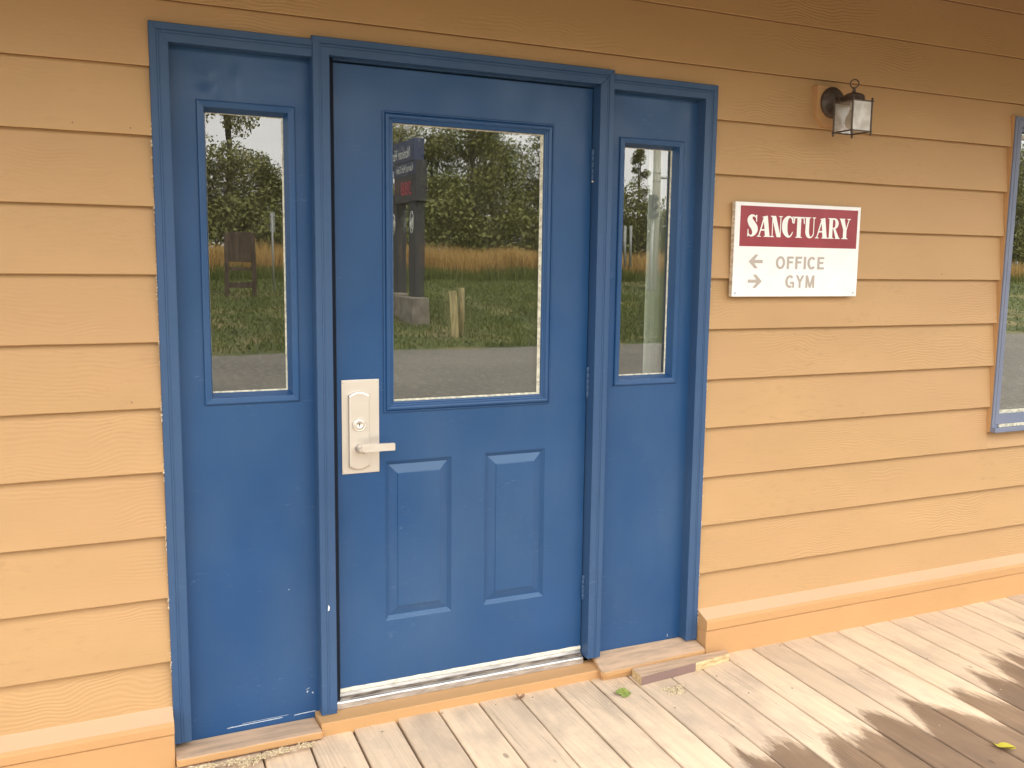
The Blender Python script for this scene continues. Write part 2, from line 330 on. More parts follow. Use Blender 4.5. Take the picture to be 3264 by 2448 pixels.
def tube(name, pts, r, mat, parent=None, n=10, rs=None):
    bm = bmesh.new(); rings = []
    P = [Vector(p) for p in pts]
    for i, p in enumerate(P):
        d = (P[min(i+1, len(P)-1)]-P[max(i-1, 0)]).normalized()
        a = d.orthogonal().normalized() if i == 0 else (pa - d*pa.dot(d)).normalized()
        pa = a; b = d.cross(a); rr = rs[i] if rs else r
        rings.append([bm.verts.new(p + (a*math.cos(2*math.pi*k/n)+b*math.sin(2*math.pi*k/n))*rr) for k in range(n)])
    for a, b in zip(rings, rings[1:]):
        for k in range(n): bm.faces.new((a[k], a[(k+1) % n], b[(k+1) % n], b[k]))
    bm.faces.new(rings[0]); bm.faces.new(rings[-1])
    return bm_obj(name, bm, mat, parent, smooth=True)
def rings_rect(name, x0, x1, z0, z1, prof, mat, parent=None, fill=False):
    """mitred rectangular ring; prof = list of (inset, y) from outside in. An inset may be a 4-tuple (left,right,bottom,top)."""
    v = []; f = []
    for ins, y in prof:
        a, b, c, d = ins if isinstance(ins, tuple) else (ins,)*4
        v += [(x0+a, y, z0+c), (x1-b, y, z0+c), (x1-b, y, z1-d), (x0+a, y, z1-d)]
    for k in range(len(prof)-1):
        for i in range(4):
            j = (i+1) % 4; f.append((4*k+i, 4*k+j, 4*k+4+j, 4*k+4+i))
    if fill:
        k = 4*(len(prof)-1); f.append((k, k+1, k+2, k+3))
    return mesh(name, v, f, mat, parent)
def grid_holes(name, x0, x1, z0, z1, y, holes, mat, parent=None, thick=0, edges=True, fine=None, disp=None, kind=None):
    """front sheet facing -y with rectangular openings, plus its four outer edges"""
    xs = sorted({x0, x1, *[h[0] for h in holes], *[h[1] for h in holes]}); zs = sorted({z0, z1, *[h[2] for h in holes], *[h[3] for h in holes]})
    if fine:
        def sub(a):
            o = []
            for p, q in zip(a, a[1:]):
                n = max(1, int((q-p)/fine)); o += [p+(q-p)*i/n for i in range(n)]
            return o+[a[-1]]
        xs, zs = sub(xs), sub(zs)
    v = []; idx = {}; f = []
    def V(i, j):
        if (i, j) not in idx:
            yy = y + (disp(xs[i], zs[j]) if disp else 0); idx[(i, j)] = len(v); v.append((xs[i], yy, zs[j]))
        return idx[(i, j)]
    for i in range(len(xs)-1):
        for j in range(len(zs)-1):
            cx, cz = (xs[i]+xs[i+1])/2, (zs[j]+zs[j+1])/2
            if any(h[0] < cx < h[1] and h[2] < cz < h[3] for h in holes): continue
            f.append((V(i, j), V(i+1, j), V(i+1, j+1), V(i, j+1)))
    if thick:
        k = len(v); v += [(x0, y, z0), (x1, y, z0), (x1, y, z1), (x0, y, z1), (x0, y+thick, z0), (x1, y+thick, z0), (x1, y+thick, z1), (x0, y+thick, z1)]
        f += [(k, k+4, k+5, k+1), (k+1, k+5, k+6, k+2), (k+2, k+6, k+7, k+3), (k+3, k+7, k+4, k)]
    return mesh(name, v, f, mat, parent, kind, smooth=bool(disp))

# ============================================================ GROUND AND BUILDING SHELL
def ground_h(D):                       # D = metres in front of the wall
    if D < 15.4: return -.3
    if D < 30: return -.3 + .091*(D-15.4)
    return 1.03 + .03*min(D-30, 40)
mesh('ground', [(-400, 60, -.32), (400, 60, -.32), (400, -15.6, -.32), (-400, -15.6, -.32), (400, -30, .98), (-400, -30, .98), (400, -70, 2.18), (-400, -70, 2.18), (400, -600, 2.2), (-400, -600, 2.2)],
     [(0, 3, 2, 1), (3, 5, 4, 2), (5, 7, 6, 4), (7, 9, 8, 6)], 'lawn', kind='structure')
# gravelly car park with a ragged far edge
xs = [-60 + i*.5 for i in range(281)]
v = []; f = []
for i, x in enumerate(xs):
    v += [(x, .2, -.295), (x, -15.3 - .25*mnoise.noise(Vector((x*.6, 0, 0))) - .12*mnoise.noise(Vector((x*2.3, 5, 0))), -.295)]
    if i: f.append((2*i-2, 2*i-1, 2*i+1, 2*i))
mesh('parking_area', v, f, 'asphalt', kind='structure')

# sheathing behind the boards, with the openings
openings = [(.20, 2.085, 0, 2.13), (3.70, 4.93, .83, 2.12)]
grid_holes('wall_sheathing', -4.5, 8.5, -.3, 3.1, .0340, openings, 'dark', kind='structure')
def shell():
    bm = bmesh.new()
    bbox(bm, -4.5, -4.3, .03, 6, -.3, 3.1); bbox(bm, 8.3, 8.5, .03, 6, -.3, 3.1); bbox(bm, -4.5, 8.5, 6, 6.2, -.3, 3.1)
    return bm_obj('building_shell', bm, 'room', kind='structure')
shell()
# room behind the glass
lite_L = (.331, .556, 1.099, 1.924); lite_R = (1.759, 1.954, 1.099, 1.914); lite_D = (.892, 1.417, 1.050, 1.930); win_op = (3.74, 4.88, .87, 2.09)
grid_holes('inner_wall', -4.3, 8.3, -.1, 2.75, .115, [(.25, 2.045, .1, 2.07), win_op], 'room', kind='structure')
mesh('room_floor', [(-4.3, .1, 0), (8.3, .1, 0), (8.3, 6, 0), (-4.3, 6, 0)], [(0, 1, 2, 3)], 'room', kind='structure')
mesh('room_ceiling', [(-4.3, .1, 2.75), (8.3, .1, 2.75), (8.3, 6, 2.75), (-4.3, 6, 2.75)], [(0, 3, 2, 1)], 'room', kind='structure')
# porch roof, out of view; slope shaped to darken the wall top
rf = empty('porch_roof', 'tan boarded porch roof reaching out over the deck above the wall', 'roof')
def sof(x0, x1, ya, yb, za, zb, t, name, mat):
    v = [(x, y, z+q) for x in (x0, x1) for (y, z) in ((ya, za), (yb, zb)) for q in (0, t)]
    return mesh(name, v, [(0, 2, 6, 4), (1, 5, 7, 3), (0, 4, 5, 1), (2, 3, 7, 6), (0, 1, 3, 2), (4, 6, 7, 5)], mat, rf)
for i in range(10):       # unseen tongue-and-groove boards running along the wall, sloping down to the eave
    ya, yb = .02-.107*i, .02-.107*(i+1)+.003
    sof(-4.7, 8.7, ya, yb, 2.72+.27*(ya-.02)/1.07, 2.72+.27*(yb-.02)/1.07, .018, 'soffit_board', 'soffit')
box('fascia', -4.7, 8.7, -1.09, -1.052, 2.41, 2.62, 'trim', rf, .004)
mesh('roof_deck', [(-4.9, -1.2, 2.60), (8.9, -1.2, 2.60), (8.9, 3.2, 4.1), (-4.9, 3.2, 4.1), (8.9, 8, 2.9), (-4.9, 8, 2.9)], [(0, 1, 2, 3), (3, 2, 4, 5)], 'roof', rf)

# ============================================================ SIDING
wall = empty('clapboard_wall', 'tan painted wooden clapboard wall around the blue entrance and window', 'wall')
butts = [(2.583, 2.583), (2.401, 2.401), (2.212, 2.212), (2.029, 2.024), (1.841, 1.836), (1.646, 1.646), (1.455, 1.455), (1.261, 1.265), (1.070, 1.075), (.881, .889), (.687, .697), (.497, .508), (.299, .318), (.115, .130)]
def siding(x0, x1, zb, zt, sd, cut=None):
    """one lapped board: thick butt at the bottom, leaning back to the top; cut = list of (x0,x1,z) notches in its upper edge"""
    n = max(2, int((x1-x0)/.06)); v = []; f = []
    H = zt-zb+.028
    X = [x0+(x1-x0)*i/n for i in range(n+1)]
    if cut: X = sorted([x for x in X if abs(x-cut[0]) > .02 and abs(x-cut[1]) > .02]+[cut[0], cut[0]+1e-4, cut[1]-1e-4, cut[1]]); n = len(X)-1
    for i, x in enumerate(X):
        wob = .0011*mnoise.noise(Vector((x*1.9, sd, 0))) + .0007*mnoise.noise(Vector((x*11, sd, 3)))
        cup = .0012*mnoise.noise(Vector((x*.8, sd, 9)))
        top = zb+H; yt = .0225
        if cut and cut[0] < x < cut[1]:
            z_ = cut[2]; q_ = (z_-zb)/H; yb = cup+yt*q_
            v += [(x, .0245, z_), (x, yb, z_), (x, yb, z_+.0001), (x, (yb+yt)/2, (z_+top)/2), (x, yt+.0005, top)]
            if i:
                k = 5*(i-1)
                for q in range(4): f.append((k+q, k+5+q, k+6+q, k+1+q))
            continue
        v += [(x, .0245, zb+.001+wob), (x, .0012+cup, zb+wob-.0002), (x, cup, zb+.0016+wob), (x, cup+yt*.5, (zb+top)/2), (x, yt+.0005, top)]
        if i:
            k = 5*(i-1)
            for q in range(4): f.append((k+q, k+5+q, k+6+q, k+1+q))
    k = 5*n; f += [(0, 1, 2, 3, 4), (k+4, k+3, k+2, k+1, k)]
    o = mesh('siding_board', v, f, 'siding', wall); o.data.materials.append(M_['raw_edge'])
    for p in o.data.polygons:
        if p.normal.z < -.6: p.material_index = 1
    return o
sidx = 0
for i, (zl, zr) in enumerate(butts):
    tl = butts[i-1][0] if i else 2.75
    trr = butts[i-1][1] if i else 2.75
    sidx += 1
    if zl > 2.1:           # boards running over the door
        siding(-4.5, 8.5, zl, tl, sidx*3.1)
        continue
    if i == 3:             # the row cut round the head casings
        siding(-4.5, 3.6615, zl, tl, sidx*3.1, cut=(.1798, 2.1052, 2.130)); siding(4.98, 8.5, zr, trr, sidx*9.1)
        continue
    siding(-4.5, .180, zl, tl, sidx*3.1)
    if zr > .75: siding(2.105, 3.6610 + .001*random.random(), zr, trr, sidx*5.3); siding(4.98, 8.5, zr, trr, sidx*9.1)
    elif i == 10: siding(2.105, 3.6615, zr, trr, sidx*5.3); siding(3.6625, 4.97, zr, .775, sidx*9.3); siding(4.972, 8.5, zr, trr, sidx*9.7)
    elif i == 11: siding(2.105, 6.1, zr, trr, sidx*5.3); siding(6.102, 8.5, zr, trr, sidx*9.4)
    else: siding(2.105, 4.9, zr, trr, sidx*5.3); siding(4.902, 8.5, zr, trr, sidx*9.4)
mesh('siding_board', [(3.6617, .0145, 2.150), (4.98, .0145, 2.150), (4.98, .0245, 2.24), (3.6617, .0245, 2.24)], [(0, 1, 2, 3)], 'siding', wall)

for x, z in ((-.02, 1.862), (.125, 1.858), (.10, 1.09), (2.60, 1.475), (3.3, 1.478), (2.9, .905)):
    lathe('nail_head', [(.0021, -.004), (.0021, .0004), (0, .0008)], (x, .0012, z), 'y', 'brown', wall, 8)
v = []; f = []
for xe, zz in ((.1790, [b[0] for b in butts[4:]]), (2.1045, [b[1] for b in butts[4:]])):
    for zb in zz:
        for q in range(26):
            z = zb+random.gauss(0, .030); s_ = random.uniform(.0006, .0026); x = xe+random.gauss(0, .0012); y = random.uniform(-.003, .006); k = len(v)
            v += [(x-s_, y, z-s_*1.5), (x+s_, y, z-s_), (x+s_*.8, y, z+s_*1.6), (x-s_, y, z+s_), (x, y-s_*1.3, z)]
            f += [(k, k+1, k+4), (k+1, k+2, k+4), (k+2, k+3, k+4), (k+3, k, k+4)]
o = mesh('caulk_crumbs', v, f, 'ply', wall, kind='stuff')
def water_table(x0, x1, ztb, ztf, zbf, dz, sd, endcut):
    """sloping cap board with eased front edge over a plain skirt board"""
    prof = [(.012, ztb+.006), (-.001, ztb), (-.052, ztf+.004), (-.058, ztf-.001), (-.060, ztf-.008), (-.060, zbf+.005), (-.057, zbf+.001), (-.050, zbf), (.012, zbf)]
    n = max(2, int((x1-x0)/.12)); v = []; f = []; m_ = len(prof)
    for i in range(n+1):
        x = x0+(x1-x0)*i/n; w_ = .0012*mnoise.noise(Vector((x*1.3, sd, 1)))+.0005*mnoise.noise(Vector((x*9, sd, 1)))
        v += [(x, y+(w_ if y < 0 else 0), z+dz*(x-x0)+w_) for y, z in prof]
        if i:
            for q in range(m_): f.append((m_*(i-1)+q, m_*(i-1)+(q+1) % m_, m_*i+(q+1) % m_, m_*i+q))
    f += [tuple(range(m_))[::-1], tuple(m_*n+q for q in range(m_))]
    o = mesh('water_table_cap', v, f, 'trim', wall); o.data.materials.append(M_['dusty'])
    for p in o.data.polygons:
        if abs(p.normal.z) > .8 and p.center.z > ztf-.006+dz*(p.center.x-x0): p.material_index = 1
    box('skirt_board', x0+.0015, x1, -.0545, .015, -.06, zbf-.001, 'trim', wall, .003)
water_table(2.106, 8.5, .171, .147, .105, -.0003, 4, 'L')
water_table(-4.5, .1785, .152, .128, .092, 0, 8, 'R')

# ============================================================ DECK
deck = empty('deck', 'weathered plank deck in front of the entrance, rain wet away from the wall', kind='structure')
def deck_z(x):
    t = min(1, max(0, (1.0-x)/.6)); return -.014*t*t*(3-2*t)
def seam_x(k, y): x0 = .723 + .1465*k; return x0 + (.035+.018*min(max(x0-.7, -1), 4))*(y+.05)
for k in range(-20, 44):
    gap = .0022+.0014*random.random(); dz = random.uniform(-.0014, .0010); tl = random.uniform(-.0008, .0008)
    n = 14; v = []; f = []
    for j in range(n+1):
        y = .0-3.6*(j/n)**1.3
        a = seam_x(k, y)+gap+.0009*mnoise.noise(Vector((k*3.3, y*5, 0))); b = seam_x(k+1, y)-gap+.0009*mnoise.noise(Vector((k*5.1, y*5, 7)))
        e = .0045; zt = dz + deck_z(seam_x(k, -.1)) + .0008*mnoise.noise(Vector((k, y*2, 3)))
        v += [(a, y, zt-.038), (a, y, zt-e), (a+e*.35, y, zt-e*.35), (a+e, y, zt-tl), ((a+b)/2, y, zt+.0005), (b-e, y, zt+tl), (b-e*.35, y, zt-e*.35), (b, y, zt-e), (b, y, zt-.038)]
        if j:
            for q in range(8): f.append((9*(j-1)+q, 9*j+q, 9*j+q+1, 9*(j-1)+q+1))
    f += [tuple(range(9)), tuple(9*n+q for q in range(9))[::-1]]
    mesh('deck_board', v, f, 'deck', deck)
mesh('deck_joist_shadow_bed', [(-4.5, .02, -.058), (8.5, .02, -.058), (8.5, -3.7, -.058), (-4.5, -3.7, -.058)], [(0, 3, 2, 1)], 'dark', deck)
box('deck_rim', -2.4, 7.3, -3.66, -3.62, -.29, -.005, 'deck', deck, .003)

# ============================================================ DOOR FRAME (casings, jambs, threshold)
frame = empty('door_frame', 'blue mitred wooden casings framing the entrance door and both side panels', 'door frame', loc=(0, 0, 0))
CAS = [(0, .033), (0, -.0015), (.0015, -.004), (.0185, -.004), (.0195, -.0022), (.0225, -.0037), (.0245, -.0037), (.0262, -.0018), (.0280, -.0018), (.0300, -.0030), (.0495, -.0028), (.0515, -.0012), (.0515, .055)]
def casing_leg(xo, sgn, z0, zt, dy=0, wd=1, mitre=True):
    v = []
    for u, y in CAS:
        v.append((xo+sgn*u*wd, y+(dy if y < .01 else 0), z0))
    for u, y in CAS:
        v.append((xo+sgn*u*wd, y+(dy if y < .01 else 0), zt-(u*wd if mitre else 0)))
    n = len(CAS); f = [(i, i+1, n+i+1, n+i) for i in range(n-1)] + [tuple(range(n)), tuple(range(2*n-1, n-1, -1))]
    mesh('casing', v, f, 'blue_wood', frame)
def casing_head(xa, xb, zt, mL, mR, dy=0, wd=1):
    v = []
    for u, y in CAS: v.append((xa+(u*wd+.0004 if mL else 0), y+(dy if y < .01 else 0), zt-u*wd+.0003))
    for u, y in CAS: v.append((xb-(u*wd+.0004 if mR else 0), y+(dy if y < .01 else 0), zt-u*wd-.0003))
    n = len(CAS); f = [(i, i+1, n+i+1, n+i) for i in range(n-1)] + [tuple(range(n)), tuple(range(2*n-1, n-1, -1))]
    mesh('casing', v, f, 'blue_wood', frame)
casing_leg(.1800, 1, .034, 2.1505); casing_head(.1800, .6310, 2.1505, True, False)
casing_leg(2.1030, -1, .056, 2.1475); casing_head(1.6685, 2.1030, 2.1475, False, True)
casing_leg(.6315, 1, .047, 2.1610, -.003); casing_leg(1.6675, -1, .060, 2.1580, -.003, 1.03); casing_head(.6315, 1.6675, 2.1595, True, True, -.003)
# outer sides of the centre legs facing the side panels
box('jamb', .6322, .6815, -.003, .05, .035, 2.10, 'blue_wood', frame); box('jamb', 1.6155, 1.6668, -.003, .05, .058, 2.10, 'blue_wood', frame)
# door jambs, stops and head
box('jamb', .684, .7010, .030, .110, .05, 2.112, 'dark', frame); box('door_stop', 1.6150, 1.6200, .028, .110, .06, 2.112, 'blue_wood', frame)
box('jamb', .684, 1.62, .030, .110, 2.1035, 2.118, 'blue_wood', frame)
mesh('weather_strip', [(.70, .060, .06), (1.618, .060, .06), (1.618, .060, 2.106), (.70, .060, 2.106), (.71, .060, .1), (1.608, .060, .1), (1.608, .060, 2.09), (.71, .060, 2.09)],
     [(0, 1, 5, 4), (1, 2, 6, 5), (2, 3, 7, 6), (3, 0, 4, 7)], 'dark', frame)
# aluminium threshold: profile in (y,z)
th = [(.110, .078), (.062, .078), (.056, .073), (.050, .078), (.046, .078), (.043, .068), (.030, .0585), (.0235, .0565), (.021, .053), (.020, .034), (.110, .034)]
poly_prism('threshold', th, 'x', .6870, 1.6110, 'alu', frame)
box('threshold_seal', .703, 1.609, .0445, .060, .0782, .0815, 'grime', frame)
box('threshold_seal', .703, 1.609, .0310, .042, .0605, .0665, 'grime', frame)

# ============================================================ DOOR
door = empty('entrance_door', 'blue steel entrance door with a window on top and two raised panels below', 'door', loc=(0, 0, 0))
Y = .045
pan = [(.862, 1.0985, .3035, .850), (1.2180, 1.4520, .3065, .852)]
def dent(x, z):
    d = 0
    for cx, cz, r, a in ((1.16, 2.06, .012, .0016), (1.505, 1.78, .010, .0012), (1.503, 1.60, .010, .0012), (1.0, .62, .2, .0006), (1.53, .45, .16, -.0005), (1.3, 2.02, .12, .0007), (.80, 1.3, .1, .0005)):
        d += a*math.exp(-((x-cx)**2+(z-cz)**2)/r**2)
    return d
grid_holes('door_slab', .7055, 1.6105, .092, 2.0985, Y, [(.869, 1.452, 1.023, 1.957)]+[(a, b, c, d) for a, b, c, d in pan], 'blue', door, thick=.044, fine=.018, disp=dent)
for a, b, c, d in pan:
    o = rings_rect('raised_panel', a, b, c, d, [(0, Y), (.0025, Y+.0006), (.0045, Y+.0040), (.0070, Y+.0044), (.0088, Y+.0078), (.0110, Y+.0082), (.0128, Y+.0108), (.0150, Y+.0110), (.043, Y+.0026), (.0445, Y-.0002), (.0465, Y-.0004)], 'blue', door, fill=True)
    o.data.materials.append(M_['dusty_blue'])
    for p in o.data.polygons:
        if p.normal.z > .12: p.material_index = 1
# window frame of the door: stepped moulding
fr_ = rings_rect('window_frame', .8585, 1.4630, 1.0105, 1.9695, [(0, Y+.001), (.0005, Y-.004), (.003, Y-.006), (.0055, Y-.006), (.007, Y-.0035), (.010, Y-.0095), (.013, Y-.0115), (.0165, Y-.0118), (.021, Y-.0095), (.024, Y-.0035), (.027, Y-.0020), (.031, Y-.003), (.034, Y-.0015), (.0365, Y+.006)], 'blue', door)
rings_rect('glazing_bead', .8945, 1.4265, 1.0455, 1.9335, [(.0, Y+.005), (.0005, Y+.0045), ((.0015, .0085, .0070, .0030), Y+.012)], 'bead', door)
mesh('glass', [(.890, Y+.012, 1.045), (1.425, Y+.012, 1.045), (1.425, Y+.012, 1.935), (.890, Y+.012, 1.935)], [(0, 1, 2, 3)], 'glass', door)
m = Mat('inner_pane_glass'); m.t.nodes.remove(m.b); o_ = [n for n in m.t.nodes if n.type == 'OUTPUT_MATERIAL'][0]
fr = m.n('ShaderNodeFresnel'); fr.inputs['IOR'].default_value = 1.52
tr = m.n('ShaderNodeBsdfTransparent'); gl = m.n('ShaderNodeBsdfGlossy'); gl.inputs['Roughness'].default_value = 0
bp = m.n('ShaderNodeBump'); bp.inputs['Strength'].default_value = .10; bp.inputs['Distance'].default_value = .002; m.l(m.noise(m.pos((1, 1, 1), loc=(3, 1, 2)), 3, 1), bp.inputs['Height']); m.l(bp.outputs[0], gl.inputs['Normal'])
ms = m.n('ShaderNodeMixShader'); m.l(m.math('MULTIPLY', fr.outputs[0], 1.9, clamp=True), ms.inputs[0]); m.l(tr.outputs[0], ms.inputs[1]); m.l(gl.outputs[0], ms.inputs[2]); m.l(ms.outputs[0], o_.inputs[0]); M_['glass2'] = m.m
mesh('inner_glass', [(.890, Y+.0250, 1.045), (1.425, Y+.0268, 1.045), (1.425, Y+.0264, 1.935), (.890, Y+.0246, 1.935)], [(0, 1, 2, 3)], 'glass2', door)
# screw plugs on the moulding
for x, z in ((1.452, 1.80), (1.450, 1.56), (1.447, 1.33)): lathe('screw_plug', [(.0045, 0), (.004, .0012), (0, .0016)], (x, Y-.004, z), 'y', 'blue', door, 14)
# door sweep
bm = bmesh.new(); n = 90; vs = []
for i in range(n+1):
    x = .7045+(1.6095-.7045)*i/n; w1 = .0016*mnoise.noise(Vector((x*22, 0, 0)))+.0008*mnoise.noise(Vector((x*70, 2, 0)))
    vs.append([bm.verts.new((x, y, z)) for y, z in ((Y-.0015, .0935+w1), (Y-.0042, .0925+w1), (Y-.0048, .0815), (Y-.002, .0795), (Y+.03, .0795))])
for a, b in zip(vs, vs[1:]):
    for q in range(4): bm.faces.new((a[q], b[q], b[q+1], a[q+1]))
bm_obj('door_sweep', bm, 'sweep', door)
# lock plate > cover, cylinder, lever, screws
lp = bm = bmesh.new(); bbox(bm, .7195, .8430, Y-.0030, Y-.0002, .8180, 1.1240, .0012)
lp = bm_obj('lock_plate', bm, 'steel', door)
def arch(x0, x1, z0, z1, sag, n=14):
    p = []
    for i in range(n+1): t = i/n; p.append((x0+(x1-x0)*t, z0+sag*((2*t-1)**2)))
    for i in range(n+1): t = 1-i/n; p.append((x0+(x1-x0)*t, z1-sag*((2*t-1)**2)))
    return p
bm = bmesh.new(); levels = [(0, Y-.003), (.0002, Y-.010), (.0022, Y-.0140), (.0060, Y-.0155)]; rings = []
for ins, y in levels:
    rings.append([bm.verts.new((x, y, z)) for x, z in arch(.7395+ins, .8090-ins, .8305+ins, 1.0880-ins, .012)])
nn = len(rings[0])
for a, b in zip(rings, rings[1:]):
    for i in range(nn): bm.faces.new((a[i], a[(i+1) % nn], b[(i+1) % nn], b[i]))
bm.faces.new(rings[-1]); bm_obj('lock_cover', bm, 'steel', lp, smooth=False)
lathe('lock_cylinder', [(.0225, 0), (.0225, .0035), (.0212, .0052), (.0190, .0048), (.0183, .0030), (.0175, .0030), (.0170, .0042), (.0085, .0046), (.0080, .0038), (0, .0038)], (.7735, Y-.0153, .9805), 'y', 'steel', lp, 40)
box('keyhole', .7723, .7747, Y-.0196, Y-.0188, .9740, .9850, 'dark', lp)
lathe('lever_rose', [(.0170, 0), (.0165, .006), (.0130, .0085), (.0120, .030), (.0118, .0440)], (.7740, Y-.0150, .9035), 'y', 'steel', lp, 28)
bm = bmesh.new(); pts = []
for i in range(13):
    t = math.pi/2+math.pi*i/12; pts.append((.7765+.0125*math.cos(t), .9115+.0125*math.sin(t)))
pts += [(.8220, .9000), (.8735, .9000), (.8745, .9010), (.8745, .9225), (.8735, .9238), (.8220, .9240)]
A = [bm.verts.new((x, Y-.0720-.004*max(0, (x-.80)/.07), z)) for x, z in pts]; B = [bm.verts.new((x, Y-.0575-.004*max(0, (x-.80)/.07), z)) for x, z in pts]
bm.faces.new(A); bm.faces.new(B[::-1])
for i in range(len(pts)): bm.faces.new((A[i], B[i], B[(i+1) % len(pts)], A[(i+1) % len(pts)]))
bmesh.ops.bevel(bm, geom=list(bm.edges), offset=.0012, segments=2, affect='EDGES')
bm_obj('lever', bm, 'steel', lp)
for x, z in ((.7260, 1.1165), (.8365, 1.1165), (.7260, .8255), (.8365, .8255)):
    lathe('screw', [(.0034, 0), (.0030, .0012), (.0012, .0017), (0, .0010)], (x, Y-.003, z), 'y', 'steel', lp, 14)
# hinges
for z0, z1, bare in ((1.790, 1.896, 1), (1.028, 1.138, 0), (.280, .368, 0)):
    h = box('hinge', 1.6085, 1.6145, .0375, .0440, z0+.002, z1-.002, 'blue_wood', door, .0008)
    k = 5; L = (z1-z0)/k
    for q in range(k):
        lathe('hinge_knuckle', [(.0056, .0006), (.0062, .0014), (.0062, L-.0014), (.0056, L-.0006)], (1.6120, .0355, z0+q*L), 'z', 'blue_wood', h, 14)
    lathe('hinge_pin', [(.0042, -.002), (.0052, -.0045), (.0048, -.0075), (0, -.0085)], (1.6120, .0355, z0+.001), 'z', 'steel' if bare else 'blue_wood', h, 12)

# ============================================================ SIDE PANELS
def side_panel(label, x0, x1, z0, z1, fx0, fx1, fz0, fz1, disp, marks):
    r = empty('side_panel', label, 'side panel', 'fixed panels beside the entrance door', loc=(0, 0, 0))
    grid_holes('panel_slab', x0, x1, z0, z1, Y, [(fx0+.008, fx1-.008, fz0+.008, fz1-.008)], 'blue', r, fine=.012, disp=disp)
    rings_rect('window_frame', fx0, fx1, fz0, fz1, [(0, Y+.001), (.0004, Y-.0045), (.0025, Y-.0070), (.0060, Y-.0078), (.0185, Y-.0060), (.0205, Y-.0050), (.0212, Y-.0030), ((.0275, .0300, .0330, .0310), Y+.0300)], 'blue', r)
    gx0, gx1, gz0, gz1 = fx0+.0275, fx1-.030, fz0+.033, fz1-.031
    rings_rect('glazing_bead', gx0, gx1, gz0, gz1, [(0, Y+.0295), ((.0008, .0045, .0045, .0020), Y+.0330)], 'bead', r)
    mesh('glass', [(gx0, Y+.033, gz0), (gx1, Y+.033, gz0), (gx1, Y+.033, gz1), (gx0, Y+.033, gz1)], [(0, 1, 2, 3)], 'glass', r)
    for pts, w_ in marks:       # worn paint: thin flakes of bare primer
        v = []; f = []
        for i, (x, z) in enumerate(pts):
            ww = w_*(.5+.5*abs(mnoise.noise(Vector((x*90, z*40, 1))))+.35)
            if i in (0, len(pts)-1): ww *= .3
            v += [(x, Y-.0004, z-ww), (x, Y-.0004, z+ww)]
            if i: f.append((2*i-2, 2*i, 2*i+1, 2*i-1))
        mesh('paint_scuff', v, f, 'chip', r)
    return r
def dentL(x, z):
    d = 0
    for cx, cz, sx, sz, a in ((.33, 2.02, .03, .035, .0050), (.41, 2.01, .018, .05, .0040), (.37, 2.0, .014, .03, -.0025), (.27, 1.70, .03, .12, .003), (.55, 2.05, .06, .03, .0018), (.45, .6, .1, .25, .0015), (.3, 2.07, .05, .015, -.001)):
        d += 1.7*a*math.exp(-((x-cx)/sx)**2-((z-cz)/sz)**2)
    return d
def dentR(x, z):
    d = 0
    for cx, cz, sx, sz, a in ((1.93, 1.99, .06, .05, .0016), (1.76, 2.03, .06, .03, .0012), (1.85, .6, .1, .3, .0014), (2.02, 1.35, .01, .014, .001), (1.7, 1.45, .01, .01, -.002)):
        d += 1.7*a*math.exp(-((x-cx)/sx)**2-((z-cz)/sz)**2)
    return d
def line(x0, z0, x1, z1, n=24): return [(x0+(x1-x0)*i/n, z0+(z1-z0)*i/n+.0007*mnoise.noise(Vector((i*.4, x0*50, 0)))) for i in range(n+1)]
side_panel('blue side panel with a narrow window left of the entrance door, dented above its glass', .2290, .6340, .008, 2.108, .3040, .5870, 1.0640, 1.9575, dentL,
           [(line(.340, .0295, .516, .0315, 40), .0013), (line(.386, .035, .535, .037), .0005), (line(.552, .0315, .622, .0335), .0013), (line(.5515, .026, .5525, .031, 4), .002), (line(.594, .1035, .599, .1045, 6), .003), (line(.611, .0975, .616, .098, 6), .0028), (line(.592, .112, .604, .116, 6), .0008), (line(.540, .457, .545, .458, 5), .0011)])
side_panel('blue side panel with a narrow window right of the entrance door, hinge side', 1.6650, 2.0540, .040, 2.106, 1.7220, 1.9950, 1.0620, 1.9470, dentR,
           [(line(1.9960, .0700, 1.9985, .0700, 4), .0062)])
mesh('paint_scuff', [(.6555, -.0074, .388), (.6600, -.0074, .390), (.6610, -.0074, .400), (.6580, -.0074, .408), (.6560, -.0074, .400)], [(0, 1, 2, 3, 4)], 'white', frame)
# white reveal and curtain edge inside the right-hand panel's window
cu = empty('white_curtain', 'pale curtain hanging just inside the narrow window right of the door', 'curtain')
n = 26; v = []; f = []
for i in range(n+1):
    x = 1.925+.16*i/n; yy = .165+.012*math.sin(i*1.15)
    v += [(x, yy, .70), (x, yy, 2.35)]
    if i: f.append((2*i-2, 2*i, 2*i+1, 2*i-1))
mesh('curtain_cloth', v, f, 'iwhite', cu, smooth=True)
tube('curtain_rod', [(1.88, .165, 2.36), (2.2, .165, 2.36)], .008, 'iwhite', cu)

